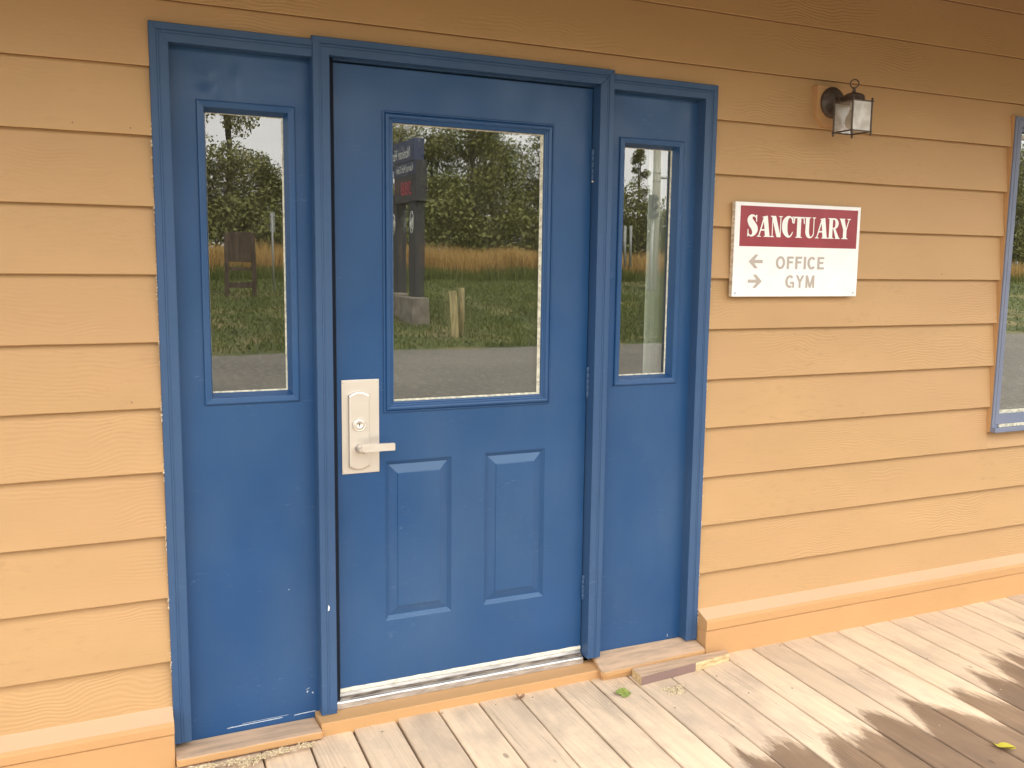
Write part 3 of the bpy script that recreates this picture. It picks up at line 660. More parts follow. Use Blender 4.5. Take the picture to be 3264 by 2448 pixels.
# ============================================================ SILL PIECES AND LOOSE WOOD
s1 = empty('left_sill_board', 'worn painted sill board under the left side panel', 'sill board')
s1.name = 'sill_board'
bm = bmesh.new(); bbox(bm, .1805, .6180, -.0760, .044, -.0085, .0160, .004)
for v_ in bm.verts: v_.co.z += .0010*mnoise.noise(v_.co*9) + (.004 if v_.co.y < 0 else -.003)
so1 = bm_obj('board', bm, 'sill', s1)
me = so1.data; me.materials.append(M_['trim'])
for p in me.polygons:
    if p.normal.z < .5: p.material_index = 1
box('packing_strip', .1900, .6100, -.0600, .02, -.024, -.0095, 'brown', s1)
s2 = empty('sill_board', 'long tan sill board under the aluminium threshold of the door', 'sill board')
bm = bmesh.new(); bbox(bm, .6195, 1.7000, -.0520, .044, -.018, .0325, .0025)
so2 = bm_obj('board', bm, 'trim', s2)
s3 = empty('sill_board', 'loose worn sill board under the right side panel', 'sill board')
bm = bmesh.new()
top = [(1.6560, .046), (2.1030, .044), (2.1030, -.048), (2.0960, -.068), (1.6400, -.091), (1.6300, -.078)]
zt = lambda y: .0370+(y+.09)*.135
A = [bm.verts.new((x, y, zt(y))) for x, y in top]; B = [bm.verts.new((x, y, zt(y)-.0190)) for x, y in top]
bm.faces.new(A); bm.faces.new(B[::-1])
for i in range(6): bm.faces.new((A[i], B[i], B[(i+1) % 6], A[(i+1) % 6]))
bmesh.ops.bevel(bm, geom=list(bm.edges), offset=.003, segments=2, affect='EDGES')
so3 = bm_obj('board', bm, 'sill', s3); so3.data.materials.append(M_['trim'])
for p in so3.data.polygons:
    if p.normal.z < .5: p.material_index = 1
box('packing_block', 1.6420, 2.0900, -.0760, -.054, .0005, .0185, 'trim', s3, .003)
# scrap offcut
bm = bmesh.new()
pts = [(1.7560, -.0880), (1.7480, -.1640), (2.0000, -.1420), (2.1730, -.1160), (2.1860, -.0800)]
hs = [.033, .033, .033, .031, .029]
A = [bm.verts.new((x, y, h)) for (x, y), h in zip(pts, hs)]; B = [bm.verts.new((x, y, .001)) for x, y in pts]
ft = bm.faces.new(A); bm.faces.new(B[::-1]); side = []
for i in range(5): side.append(bm.faces.new((A[i], B[i], B[(i+1) % 5], A[(i+1) % 5])))
side[1].material_index = 1; side[2].material_index = 2; side[3].material_index = 2; side[0].material_index = 2
blk = bm_obj('wood_offcut', bm, 'sill'); blk.data.materials.append(M_['brown']); blk.data.materials.append(M_['cut'])
tag(blk, 'wedge shaped wood offcut with a cut raw end lying against the right sill', 'wood offcut')

# ============================================================ LEAVES, DEBRIS, NAILS
def leaf(name, label, x, y, size, rot, mat, lobes, curl=.25, tilt=0, group=None):
    v = [(0, 0, 0)]; f = []; n = 40
    for i in range(n):
        t = 2*math.pi*i/n
        r = size*(.62+.38*abs(math.cos(t*lobes/2))**.6)*(1-.25*math.cos(t))*(1-.35*math.exp(-((t-3.14)/.16)**2))
        z = curl*r*r/size+.0035*math.sin(3*t)
        v.append((r*math.cos(t), r*math.sin(t)*.85, z))
    for i in range(n): f.append((0, 1+i, 1+(i+1) % n))
    o = mesh(name, v, f, mat, smooth=True); o.location = (x, y, .004); o.rotation_euler = (tilt, 0, rot)
    return tag(o, label, 'leaf', group)
gl_ = leaf('fallen_leaf', 'round green leaf lying on the deck left of the wood offcut', 1.660, -.190, .031, .6, 'leaf_green', 0, .10, .10)
for q in range(5):
    a = .6+q*1.256
    tube('leaf_vein', [(0, 0, .0015), (.012*math.cos(a), .010*math.sin(a), .0045), (.024*math.cos(a), .020*math.sin(a), .0135)], .0005, 'leaf_yellow', gl_, 5)
yl = leaf('fallen_leaf', 'yellow leaf lying on the wet dark part of the deck', 2.560, -.985, .026, 2.0, 'leaf_yellow', 3, .4, .1); yl.scale = (1.5, .75, 1)
bl = leaf('fallen_leaf', 'small curled brown leaf at the end of a deck seam below the threshold', 1.306, -.088, .016, .3, 'leaf_brown', 2, .9, .2); bl.scale = (1.4, .8, 1)
def fluff(name, label, pts, n, spread, size, cat='debris'):
    v = []; f = []
    for i in range(n):
        c = random.choice(pts); cx, cy = c[0]+random.gauss(0, spread), c[1]+random.gauss(0, spread*.6); s_ = size*random.uniform(.4, 1.3); cz = abs(random.gauss(0, spread*.25))+s_*.3
        q = Matrix.Rotation(random.uniform(0, 6.28), 3, Vector((random.gauss(0, 1), random.gauss(0, 1), random.gauss(0, 1))).normalized())
        k = len(v); L = random.uniform(.6, 2.2)
        for a, b, c2 in ((-L, -.5, 0), (L, -.4, .2), (L*.8, .5, -.1), (-L*.9, .4, .2), (0, 0, .6)):
            p = q @ Vector((a*s_, b*s_, c2*s_)); v.append((cx+p.x, cy+p.y, max(.001, cz+p.z)))
        f += [(k, k+1, k+4), (k+1, k+2, k+4), (k+2, k+3, k+4), (k+3, k, k+4), (k, k+3, k+2, k+1)]
    o = mesh(name, v, f, 'debris'); return tag(o, label, cat, kind='stuff')
fluff('lint_clump', 'crumbly pale lint and wood crumbs on the deck beside the offcut', [(1.815, -.225), (1.835, -.240), (1.850, -.262), (1.862, -.228), (1.826, -.262)], 420, .008, .0040)
fluff('lint_drift', 'pale lint, shavings and a dry leaf collected against the left sill board', [(.365, -.130), (.37, -.150), (.40, -.128), (.43, -.122), (.47, -.115), (.50, -.114), (.33, -.118), (.56, -.110), (.24, -.118), (.28, -.118)], 800, .012, .0036)
fluff('wood_crumbs', 'scattered pale crumbs in the deck seams and along the right sill', [(1.66, -.135), (1.67, -.14), (1.69, -.13), (1.60, -.06), (2.0, -.16), (2.33, -.07), (2.34, -.075), (1.45, -.11), (1.17, -.14), (1.0, -.09), (.78, -.07)], 200, .010, .0014)
bm = bmesh.new()
crumb_pts = [(random.uniform(.2, 3.3), -.07-abs(random.gauss(0, .35))) for _ in range(170)]
for x, y in crumb_pts:
    s_ = random.uniform(.0008, .0022); bmesh.ops.create_icosphere(bm, subdivisions=1, radius=s_, matrix=Matrix.Translation((x, y, s_*.6)) @ Matrix.Diagonal((1.6, 1, .6, 1)))
tag(bm_obj('grit', bm, 'debris'), 'tiny specks of pale grit scattered over the deck boards', 'grit', kind='stuff')
for x, y in ((2.238, -.393), (2.069, -.362), (2.534, -.66), (2.714, -.886), (2.452, -.079), (1.764, -.351), (2.049, -.205), (.801, -.115), (1.02, -.075), (2.90, -.40), (3.05, -.42), (1.21, -.090), (1.35, -.09)):
    lathe('nail_head', [(.0032, 0), (.0030, .0006), (0, .0008)], (x, y, .0005), 'z', 'nail', deck, 10)

# ============================================================ WINDOW AT THE RIGHT EDGE
win = empty('window', 'fixed window in a faded blue frame at the right end of the wall', 'window')
WX0, WX1, WZ0, WZ1 = 3.6640, 4.960, .775, 2.157
for a, b, c, d in ((WX0-.001, WX0+.04, WZ0-.001, WZ1+.004), (WX1-.04, WX1+.001, WZ0-.001, WZ1+.004), (WX0+.04, WX1-.04, WZ1-.03, WZ1+.004)):
    box('packing_strip', a-.0012, b, -.0062, .036, c, d, 'trim', win)
def wframe():
    rings_rect('casing', WX0, WX1, WZ0+.018, WZ1, [(0, -.0062), (.0003, -.0125), (.003, -.0145), (.0120, -.0145), (.0135, -.0120), (.0160, -.0120), (.0175, -.0145), ((.0400, .04, .060, .042), -.0140), ((.0415, .0415, .0615, .0435), -.0100), ((.0415, .0415, .0620, .0435), .052)], 'blue_faded', win)
wframe()
box('window_sill', WX0-.002, WX1+.002, -.034, .01, WZ0, WZ0+.0215, 'blue_faded', win, .003)
box('sill_strip', WX0+.036, WX1-.036, -.0215, -.0145, WZ0+.0222, WZ0+.036, 'bead', win, .001)
box('sash_rail', WX0+.0416, WX1-.0416, -.012, .004, WZ0+.0565, WZ0+.0770, 'blue_faded', win, .0015)
box('sash_bead', WX0+.0418, WX1-.0418, .006, .022, WZ0+.0770, WZ0+.0940, 'bead', win, .001)
box('sash_rail', WX0+.0416, WX1-.0416, .004, .020, WZ1-.060, WZ1-.0438, 'blue_faded', win, .0015)
box('sash_rail', WX0+.0416, WX1-.0416, .012, .024, WZ1-.0900, WZ1-.0700, 'pole', win, .0015)
mesh('glass', [(WX0+.041, .026, WZ0+.076), (WX1-.041, .026, WZ0+.076), (WX1-.041, .026, WZ1-.04), (WX0+.041, .026, WZ1-.04)], [(0, 1, 2, 3)], 'glass', win)

# ============================================================ LANTERN
lt = empty('wall_lantern', 'bronze wall lantern with frosted panes and a top ring on a tan backing block', 'lantern', loc=(0, 0, 0))
cx, cz, b = 2.630, 2.112, .0735; ch = .036
oc = [(cx-b, 2.187), (cx-b, 2.036+ch), (cx-b+ch, 2.036), (cx+b-ch, 2.036), (cx+b, 2.036+ch), (cx+b, 2.187)]
poly_prism('backing_block', oc, 'y', -.012, .016, 'trim', lt, .0015)
lathe('canopy', [(.0585, 0), (.0590, .004), (.0560, .009), (.0500, .015), (.0380, .0215), (.0220, .0260), (.0150, .0290), (.0135, .0400), (.0120, .0560)], (cx, -.0122, 2.127), 'y', 'bronze', lt, 44)
X0, X1, Y0, Y1, Z0_, Z1_ = 2.578, 2.671, -.175, -.082, 2.0030, 2.1120
cxx, cyy = (X0+X1)/2, (Y0+Y1)/2
tube('arm', [(cx, -.060, 2.127), (cx-.001, -.080, 2.129), (cxx, -.100, 2.130)], .0105, 'bronze', lt, 14)
cage = empty('cage'); cage.parent = lt
for x, y in ((X0, Y0), (X1, Y0), (X0, Y1), (X1, Y1)):
    lathe('corner_post', [(0, -.0150), (.0038, -.0125), (.0040, -.0060), (.0034, -.0020), (.0034, .1120), (.0042, .1150), (.0038, .1205), (0, .1225)], (x, y, Z0_), 'z', 'bronze', cage, 12)
for z in (Z0_, Z1_):
    for a, c in ((((X0-.004), Y0), (X1+.004, Y0)), ((X0-.004, Y1), (X1+.004, Y1)), ((X0, Y0-.004), (X0, Y1+.004)), ((X1, Y0-.004), (X1, Y1+.004))):
        box('rail', min(a[0], c[0])-.0022, max(a[0], c[0])+.0022, min(a[1], c[1])-.0022, max(a[1], c[1])+.0022, z-.0025, z+.0025, 'bronze', cage)
e = .0015
mesh('pane', [(X0+e, Y0+.001, Z0_+.002), (X1-e, Y0+.001, Z0_+.002), (X1-e, Y0+.001, Z1_-.002), (X0+e, Y0+.001, Z1_-.002)], [(0, 1, 2, 3)], 'lampglass', cage)
def seeded(x):  # clear side panes: slightly wavy glass
    return mesh('pane', [(x, Y0+e, Z0_+.002), (x, Y1-e, Z0_+.002), (x, Y1-e, Z1_-.002), (x, Y0+e, Z1_-.002)], [(0, 1, 2, 3)], M_['lampclear'], cage)
m = Mat('clear_lamp_glass'); m.t.nodes.remove(m.b); o_ = [n for n in m.t.nodes if n.type == 'OUTPUT_MATERIAL'][0]
tr = m.n('ShaderNodeBsdfTransparent'); gl = m.n('ShaderNodeBsdfGlossy'); gl.inputs['Roughness'].default_value = .08; df = m.n('ShaderNodeBsdfDiffuse'); df.inputs[0].default_value = (.5, .47, .40, 1)
m1 = m.n('ShaderNodeMixShader'); m1.inputs[0].default_value = .28; m.l(tr.outputs[0], m1.inputs[1]); m.l(df.outputs[0], m1.inputs[2])
m2 = m.n('ShaderNodeMixShader'); m2.inputs[0].default_value = .12; m.l(m1.outputs[0], m2.inputs[1]); m.l(gl.outputs[0], m2.inputs[2])
m.l(m2.outputs[0], o_.inputs[0]); M_['lampclear'] = m.m
seeded(X0+.001); seeded(X1-.001)
mesh('pane', [(X0+e, Y1-.001, Z0_+.002), (X1-e, Y1-.001, Z0_+.002), (X1-e, Y1-.001, Z1_-.002), (X0+e, Y1-.001, Z1_-.002)], [(3, 2, 1, 0)], 'lampglass', cage)
lathe('cap', [(.0500, 0), (.0500, .0020), (.0395, .0030), (.0390, .0205), (.0370, .0240), (.0260, .0300), (.0120, .0340), (.0060, .0355)], (cxx, cyy, Z1_), 'z', 'bronze', lt, 40)
lathe('finial', [(.0075, 0), (.0085, .003), (.0060, .006), (.0055, .011), (.0070, .015), (.0045, .018), (0, .019)], (cxx, cyy, Z1_+.0345), 'z', 'bronze', lt, 18)
bmr = [(cxx+.0150*math.cos(t*math.pi/12)*.72, cyy-.0150*math.cos(t*math.pi/12)*.69, Z1_+.0670+.0150*math.sin(t*math.pi/12)) for t in range(25)]
tube('ring', bmr, .0023, 'bronze', lt, 8)
lathe('bulb_socket', [(.012, -.03), (.012, 0)], (cxx, cyy, Z1_), 'z', 'white', lt, 16)
lathe('bulb', [(.0120, 0), (.0150, -.012), (.0245, -.030), (.0280, -.045), (.0240, -.060), (.0120, -.069), (0, -.071)], (cxx, cyy, Z1_-.028), 'z', 'lampglass', lt, 24)

# ============================================================ SIGN
sg = empty('wall_sign', 'white and red SANCTUARY sign with OFFICE and GYM arrows screwed to the wall', 'sign')
SX0, SX1, SZ0, SZ1, SY = 2.187, 2.802, 1.3870, 1.7380, -.0200
bd = box('sign_board', SX0, SX1, SY, -.001, SZ0, SZ1, 'white', sg, .001)
bd.data.materials.append(M_['ply'])
for p in bd.data.polygons:
    if abs(p.normal.x) > .5 or abs(p.normal.z) > .9: p.material_index = 1
mesh('red_field', [(2.2110, SY-.0006, 1.5750), (2.7870, SY-.0006, 1.5750), (2.7870, SY-.0006, 1.7245), (2.2110, SY-.0006, 1.7245)], [(0, 1, 2, 3)], 'red', sg)
mesh('white_field', [(2.1900, SY-.0005, 1.3895), (2.7990, SY-.0005, 1.3895), (2.7990, SY-.0005, 1.7355), (2.1900, SY-.0005, 1.7355)], [(0, 1, 2, 3)], 'white', sg)
# display capitals drawn stroke by stroke: heavy left strokes, hair-thin right strokes, wedge serifs
def rib(pts, n=10):
    """pts = (x,z,half width); smooth ribbon -> list of quads"""
    out = []; P = []
    for i in range(len(pts)-1):
        p0 = pts[max(i-1, 0)]; p1 = pts[i]; p2 = pts[i+1]; p3 = pts[min(i+2, len(pts)-1)]
        for k in range(n + (i == len(pts)-2)):
            t = k/n
            P.append(tuple(.5*(2*p1[c]+(p2[c]-p0[c])*t+(2*p0[c]-5*p1[c]+4*p2[c]-p3[c])*t*t+(-p0[c]+3*p1[c]-3*p2[c]+p3[c])*t**3) for c in range(3)))
    L = []
    for i, (x, z, w_) in enumerate(P):
        a = P[max(i-1, 0)]; b_ = P[min(i+1, len(P)-1)]; dx, dz = b_[0]-a[0], b_[1]-a[1]; q = math.hypot(dx, dz) or 1
        L.append(((x-dz/q*w_, z+dx/q*w_), (x+dz/q*w_, z-dx/q*w_)))
    for (a, b_), (c, d) in zip(L, L[1:]): out.append([a, b_, d, c])
    return out
def P4(*p): return [list(p)]
def serif(x0, x1, z, up, xc0, xc1, h=.055, t=.028):
    s_ = 1 if up else -1
    return P4((x0, z), (x1, z), (x1, z+s_*t), (xc1, z+s_*h), (xc0, z+s_*h), (x0, z+s_*t))
G = {}
G['S'] = (.47, rib([(.40, .69, .018), (.385, .86, .020), (.29, .955, .038), (.17, .93, .075), (.125, .78, .118), (.20, .60, .150), (.31, .42, .150), (.335, .24, .115), (.27, .08, .060), (.16, .035, .034), (.065, .13, .022), (.045, .31, .016)])
          + P4((.36, .985), (.42, 1.0), (.425, .68), (.385, .68)) + P4((.02, .0), (.08, .02), (.065, .34), (.03, .34)))
G['A'] = (.60, P4((.055, .03), (.105, .03), (.335, .93), (.28, .98)) + P4((.26, .95), (.44, 1.0), (.555, .03), (.355, .03)) + P4((.14, .29), (.40, .29), (.39, .36), (.16, .36))
          + serif(0, .18, 0, True, .055, .105) + serif(.30, .60, 0, True, .355, .555) + P4((.19, .93), (.44, 1.0), (.40, .91), (.30, .88)))
G['N'] = (.56, P4((.075, 0), (.115, 0), (.115, .97), (.075, .97)) + P4((.045, 1.0), (.235, 1.0), (.475, .0), (.295, .0)) + P4((.435, .02), (.475, .0), (.475, 1.0), (.435, 1.0))
          + serif(.01, .18, 0, True, .075, .115) + serif(0, .14, 1, False, .06, .12) + serif(.37, .54, 1, False, .435, .475))
G['C'] = (.52, rib([(.455, .70, .020), (.435, .86, .026), (.35, .955, .035), (.22, .92, .075), (.125, .74, .115), (.105, .50, .122), (.135, .26, .110), (.24, .075, .070), (.34, .045, .036), (.42, .14, .026), (.47, .27, .015)])
          + P4((.43, .98), (.485, 1.0), (.485, .67), (.45, .67)))
G['T'] = (.52, P4((.17, 0), (.35, 0), (.35, .97), (.17, .97)) + P4((.02, .93), (.50, .93), (.50, 1.0), (.02, 1.0)) + P4((.0, .66), (.045, .68), (.075, .95), (.02, 1.0)) + P4((.52, .66), (.475, .68), (.445, .95), (.50, 1.0))
          + serif(.10, .42, 0, True, .17, .35))
G['U'] = (.55, P4((.065, .32), (.235, .32), (.235, .97), (.065, .97)) + P4((.425, .32), (.465, .32), (.465, .97), (.425, .97)) + rib([(.15, .36, .085), (.16, .22, .086), (.215, .08, .072), (.305, .03, .036), (.40, .10, .024), (.44, .22, .021), (.445, .36, .020)])
          + serif(0, .30, 1, False, .065, .235) + serif(.37, .53, 1, False, .425, .465))
G['R'] = (.58, P4((.07, 0), (.235, 0), (.235, .97), (.07, .97)) + rib([(.22, .965, .032), (.35, .95, .045), (.42, .84, .072), (.43, .73, .078), (.40, .58, .060), (.31, .515, .030), (.22, .51, .026)])
          + P4((.26, .50), (.35, .53), (.56, .035), (.40, .0)) + serif(0, .30, 0, True, .07, .235) + serif(.36, .60, 0, True, .41, .56) + P4((0, 1), (.24, 1), (.24, .945), (0, .97)))
G['Y'] = (.54, P4((.03, .96), (.235, .96), (.355, .40), (.20, .42)) + P4((.43, .96), (.475, .96), (.35, .42), (.29, .40)) + P4((.19, 0), (.355, 0), (.355, .44), (.19, .44))
          + serif(0, .27, 1, False, .035, .225) + serif(.36, .54, 1, False, .43, .475) + serif(.12, .42, 0, True, .19, .355))
def clean_mesh(name, quads, mat, parent, y):
    v = []; f = []
    for i, q in enumerate(quads):
        a = sum(q[k][0]*q[(k+1) % len(q)][1]-q[(k+1) % len(q)][0]*q[k][1] for k in range(len(q)))
        if a < 0: q = q[::-1]
        k = len(v); v += [(x, y-.000004*i, z) for x, z in q]; f.append(tuple(range(k, k+len(q))))
    return mesh(name, v, f, mat, parent)
word = 'SANCTUARY'; gapw = -.025; tot = sum(G[c][0] for c in word)+gapw*8
TX0, TX1, TZ, TH = 2.243, 2.7515, 1.6115, .0790
sx = (TX1-TX0)/tot; x = TX0
for i, c in enumerate(word):
    q = [[(x+a*sx, TZ-.004*(i/8)+.0045*(i/8)+bb*TH*(1.0 if c not in 'SC' else 1.02)) for a, bb in poly] for poly in G[c][1]]
    clean_mesh('letter', q, 'ltr', sg, SY-.0012); x += (G[c][0]+gapw)*sx
def text_mesh(s_, x0, x1, z0, h, mat, parent, y, name='lettering', rot=None, bold=0):
    cu_ = bpy.data.curves.new('t', 'FONT'); cu_.body = s_; cu_.offset = bold; cu_.resolution_u = 4
    ob = bpy.data.objects.new('t', cu_); col.objects.link(ob); dg = bpy.context.evaluated_depsgraph_get(); dg.update()
    me = bpy.data.meshes.new_from_object(ob.evaluated_get(dg)); col.objects.unlink(ob); bpy.data.objects.remove(ob)
    X = [v.co.x for v in me.vertices]; Zs = [v.co.y for v in me.vertices]; a, b_, c_, d_ = min(X), max(X), min(Zs), max(Zs)
    for v in me.vertices: v.co = Vector((x0+(v.co.x-a)/(b_-a)*(x1-x0), y, z0+(v.co.y-c_)/(d_-c_)*h))
    me.materials.clear()
    return link(name, me, mat, parent)
def local(px, pz):   # position inside the sign from the zoomed crop (342..1980, 175..1418)
    return 2.187+(px-342+(pz-175)*.030)/1625*.615, 1.738-(pz-175-(px-342)*.018*(1 if pz < 800 else .25))/1236*.351
ox0, oz0 = local(842, 1050); ox1, oz1 = local(1482, 880)
w_s = .098
def ell(cx_, cz_, rx, rz, a0, a1, n=22):
    P = [(cx_+rx*math.cos(R(a0+(a1-a0)*k/n)), cz_+rz*math.sin(R(a0+(a1-a0)*k/n))) for k in range(n+1)]
    Q = [(cx_+(rx-w_s*2)*math.cos(R(a0+(a1-a0)*k/n)), cz_+(rz-w_s*1.9)*math.sin(R(a0+(a1-a0)*k/n))) for k in range(n+1)]
    return [[P[k], P[k+1], Q[k+1], Q[k]] for k in range(n)]
def bar(x0, x1, z0, z1): return [[(x0, z0), (x1, z0), (x1, z1), (x0, z1)]]
W2 = w_s*2; W1 = w_s*1.75
SANS = {
 'O': (.80, ell(.40, .5, .385, .515, 0, 360, 36)),
 'F': (.62, bar(.04, .04+W2, 0, 1)+bar(.04+W2, .60, 1-W1, 1)+bar(.04+W2, .54, .46, .46+W1)),
 'I': (.26, bar(.05, .05+W2, 0, 1)),
 'C': (.74, ell(.39, .5, .375, .515, 42, 318, 30)),
 'E': (.64, bar(.04, .04+W2, 0, 1)+bar(.04+W2, .62, 1-W1, 1)+bar(.04+W2, .56, .44, .44+W1)+bar(.04+W2, .63, 0, W1)),
 'G': (.80, ell(.39, .5, .375, .515, 42, 300, 30)+bar(.61, .765, 0, .48)+bar(.42, .61, .48-W1, .48)),
 'Y': (.70, [[(.0, 1), (.19, 1), (.435, .47), (.27, .42)], [(.70, 1), (.51, 1), (.27, .46), (.435, .42)]]+bar(.27, .435, 0, .44)),
 'M': (.86, bar(.05, .05+W2*.9, 0, 1)+bar(.81-W2*.9, .81, 0, 1)+[[(.06, 1), (.25, 1), (.51, .0), (.35, .0)], [(.80, 1), (.61, 1), (.35, .0), (.51, .0)]]),
}
def sans(word_, x0, x1, z0, h):
    tot_ = sum(SANS[c][0] for c in word_)+.09*(len(word_)-1); k = (x1-x0)/tot_; x = x0
    for c in word_:
        clean_mesh('letter', [[(x+a*k, z0+b_*h) for a, b_ in q] for q in SANS[c][1]], 'grey_ltr', sg, SY-.0012); x += (SANS[c][0]+.09)*k
sans('OFFICE', ox0, ox1, 1.4920, .0480)
gx0, _ = local(968, 1300); gx1, _ = local(1358, 1300)
sans('GYM', gx0, gx1, 1.4205, .0480)
def arrow(x0, x1, zc, h, flip):
    L = x1-x0; t = h*.115
    pts = [(0, 0), (.43, .5), (.66, .5), (.40, .12), (1, .12), (1, -.12), (.40, -.12), (.66, -.5), (.43, -.5)]
    pts = [((x0+p*L) if not flip else (x1-p*L), zc+q*h) for p, q in pts]
    ctr = len(pts); v = [(x_, SY-.0012, z_) for x_, z_ in pts]
    f = [(0, 1, 2, 3), (0, 3, 6), (3, 4, 5, 6), (0, 6, 7, 8)]
    mesh('arrow', v, f, 'grey_ltr', sg)
a0, _ = local(508, 955); a1, _ = local(680, 955); arrow(a0, a1, 1.5190, .0510, False)
a0, _ = local(498, 1220); a1, _ = local(672, 1220); arrow(a0, a1, 1.4450, .0500, True)
for x, z in ((2.2180, 1.7165), (2.2010, 1.4005), (2.7840, 1.4010), (2.7800, 1.7165)):
    lathe('screw', [(.0034, 0), (.0030, .0010), (0, .0014)], (x, SY-.0006, z), 'y', 'galv' if z < 1.5 else 'red', sg, 12)

# ============================================================ ACROSS THE CAR PARK (seen mirrored in the glass)
pl = empty('pylon_sign', 'dark roadside pylon sign with blue cabinets and red numerals, mirrored in the door glass', 'pylon sign', loc=(7.545, -19.1, 0))
pl.rotation_euler = (0, 0, R(-90))          # local +x runs away from the wall; the lettered face looks towards -x
side = -1
def pbox(name, x0, x1, y0, y1, z0, z1, mat, bev=.01): return box(name, x0, x1, y0, y1, z0, z1, mat, pl, bev)
pbox('foundation_block', -.45, .62, -.36, .10, -.15, .66, 'concrete', .02)
pbox('foundation_block', 1.30, 2.25, -.36, .10, -.15, .72, 'concrete', .02)
pbox('pillar', 0, .52, -.125, .125, .64, 3.3, 'pylon'); pbox('pillar', 1.50, 2.02, -.125, .125, .70, 3.3, 'pylon')
pbox('lower_cabinet', -.12, 1.62, -.15, .15, 3.02, 4.02, 'pylon'); pbox('name_cabinet', .10, 2.60, -.12, .15, 4.04, 4.56, 'navy')
pbox('name_band', -.115, 1.615, -.158, -.150, 3.70, 4.00, 'navy', 0)
def face_text(s_, x0, x1, z0, h, y, mat): return text_mesh(s_, x0, x1, z0, h, mat, pl, y)
face_text('Nooksan Hut Cove', .45, 2.45, 4.14, .26, -.124, 'ltr'); face_text('Karmut Hut Cove', .10, 1.40, 3.78, .17, -.162, 'ltr')
face_text('388', .25, 1.05, 3.20, .34, -.154, 'dim_red')
for cxl in (.26, 1.76):       # oval emblem on each pillar
    em = empty('emblem'); em.parent = pl
    for rr, hh in ((.13, .26), (.08, .11), (.04, .05)):
        tube('emblem_line', [(cxl+rr*math.cos(t*math.pi/12), -.130, 2.52+hh*math.sin(t*math.pi/12)) for t in range(25)], .012, 'ltr', em, 6)
    tube('emblem_line', [(cxl-.09, -.130, 2.34), (cxl, -.130, 2.40), (cxl+.09, -.130, 2.36)], .012, 'ltr', em, 6)
# stakes
st = box('wooden_stake', -.085, .085, -.045, .045, 0, 1.10, 'post', None, .01); st.location = (7.66, -16.9, -.22); st.rotation_euler = (0, R(-4.5), R(15))
tag(st, 'leaning flat wooden stake in the lawn beside the round post', 'stake')
st2 = lathe('wooden_post', [(.0, 0), (.075, 0), (.07, 1.1), (.06, 1.13), (0, 1.14)], (0, 0, 0), 'z', 'post', None, 14); st2.location = (7.82, -17.0, -.18); st2.rotation_euler = (0, R(1), 0)
tag(st2, 'round weathered wooden post standing beside the leaning stake', 'post')
# notice board
nb = empty('notice_board', 'brown wooden notice board on two posts in the lawn, mirrored in the left side window', 'notice board', loc=(3.99, -24.5, .45)); nb.rotation_euler = (0, 0, R(4))
for x in (-.37, .37): box('post', x-.06, x+.06, -.05, .05, 0, 1.85, 'board', nb, .008)
box('board', -.33, .33, -.03, .03, 1.02, 1.88, 'board', nb, .004); box('rail', -.33, .33, -.03, .03, .78, .87, 'board', nb, .004); box('rail', -.33, .33, -.03, .03, .30, .46, 'board', nb, .004)
# road sign post
rs = empty('road_sign', 'slim post with a small grey road sign, standing in the dry grass', 'road sign', loc=(5.05, -25.2, .6))
tube('post', [(0, 0, 0), (-.02, 0, 2.3)], .028, 'galv', rs, 8); box('sign_plate', -.07, .07, -.035, -.025, 1.75, 2.35, 'galv', rs, .004)
# utility pole with traffic signal
up_ = empty('utility_pole', 'tall pale utility pole with bands beyond the lawn, mirrored in the right side window', 'utility pole', loc=(18.95, -26, .5))
tube('shaft', [(0, 0, 0), (.02, 0, 4.6), (.04, 0, 10)], .15, 'pole', up_, 16, rs=[.17, .14, .10])
for z in (4.05, 4.35): tube('band', [(.02, 0, z), (.02, 0, z+.05)], .155, 'galv', up_, 16)
tube('bracket', [(.1, 0, 4.2), (.45, 0, 4.22)], .05, 'galv', up_, 8)
ts = empty('traffic_signal', 'black three lens traffic signal showing red beside the pale pole', 'traffic signal', loc=(18.55, -25.6, 3.2))
box('housing', -.11, .11, -.10, .10, 0, .85, 'black', ts, .02)
for i, z in enumerate((.70, .42, .15)):
    lathe('lens', [(.085, 0), (.07, .02), (0, .03)], (0, -.10+.2, z), 'y', 'red_lamp' if i == 0 else 'black', ts, 18) if False else lathe('lens', [(.085, -.03), (.07, -.05), (0, -.06)], (0, .08, z), 'y', 'red_lamp' if i == 0 else 'black', ts, 18)
    lathe('visor', [(.10, -.02), (.105, -.16)], (0, .08, z), 'y', 'black', ts, 18)
tube('mast', [(.05, 0, 0), (.08, -.05, -2.7)], .05, 'galv', ts, 8)
for i, x in enumerate((17.72, 17.95)):
    p_ = tube('marker_post', [(0, 0, 0), (0, 0, 1.5)], .05, 'galv', None, 8); p_.location = (x, -26, 1.45)
    tag(p_, ['left', 'right'][i]+' one of two close pale marker posts at the edge of the dry grass', 'post', 'pair of pale marker posts')

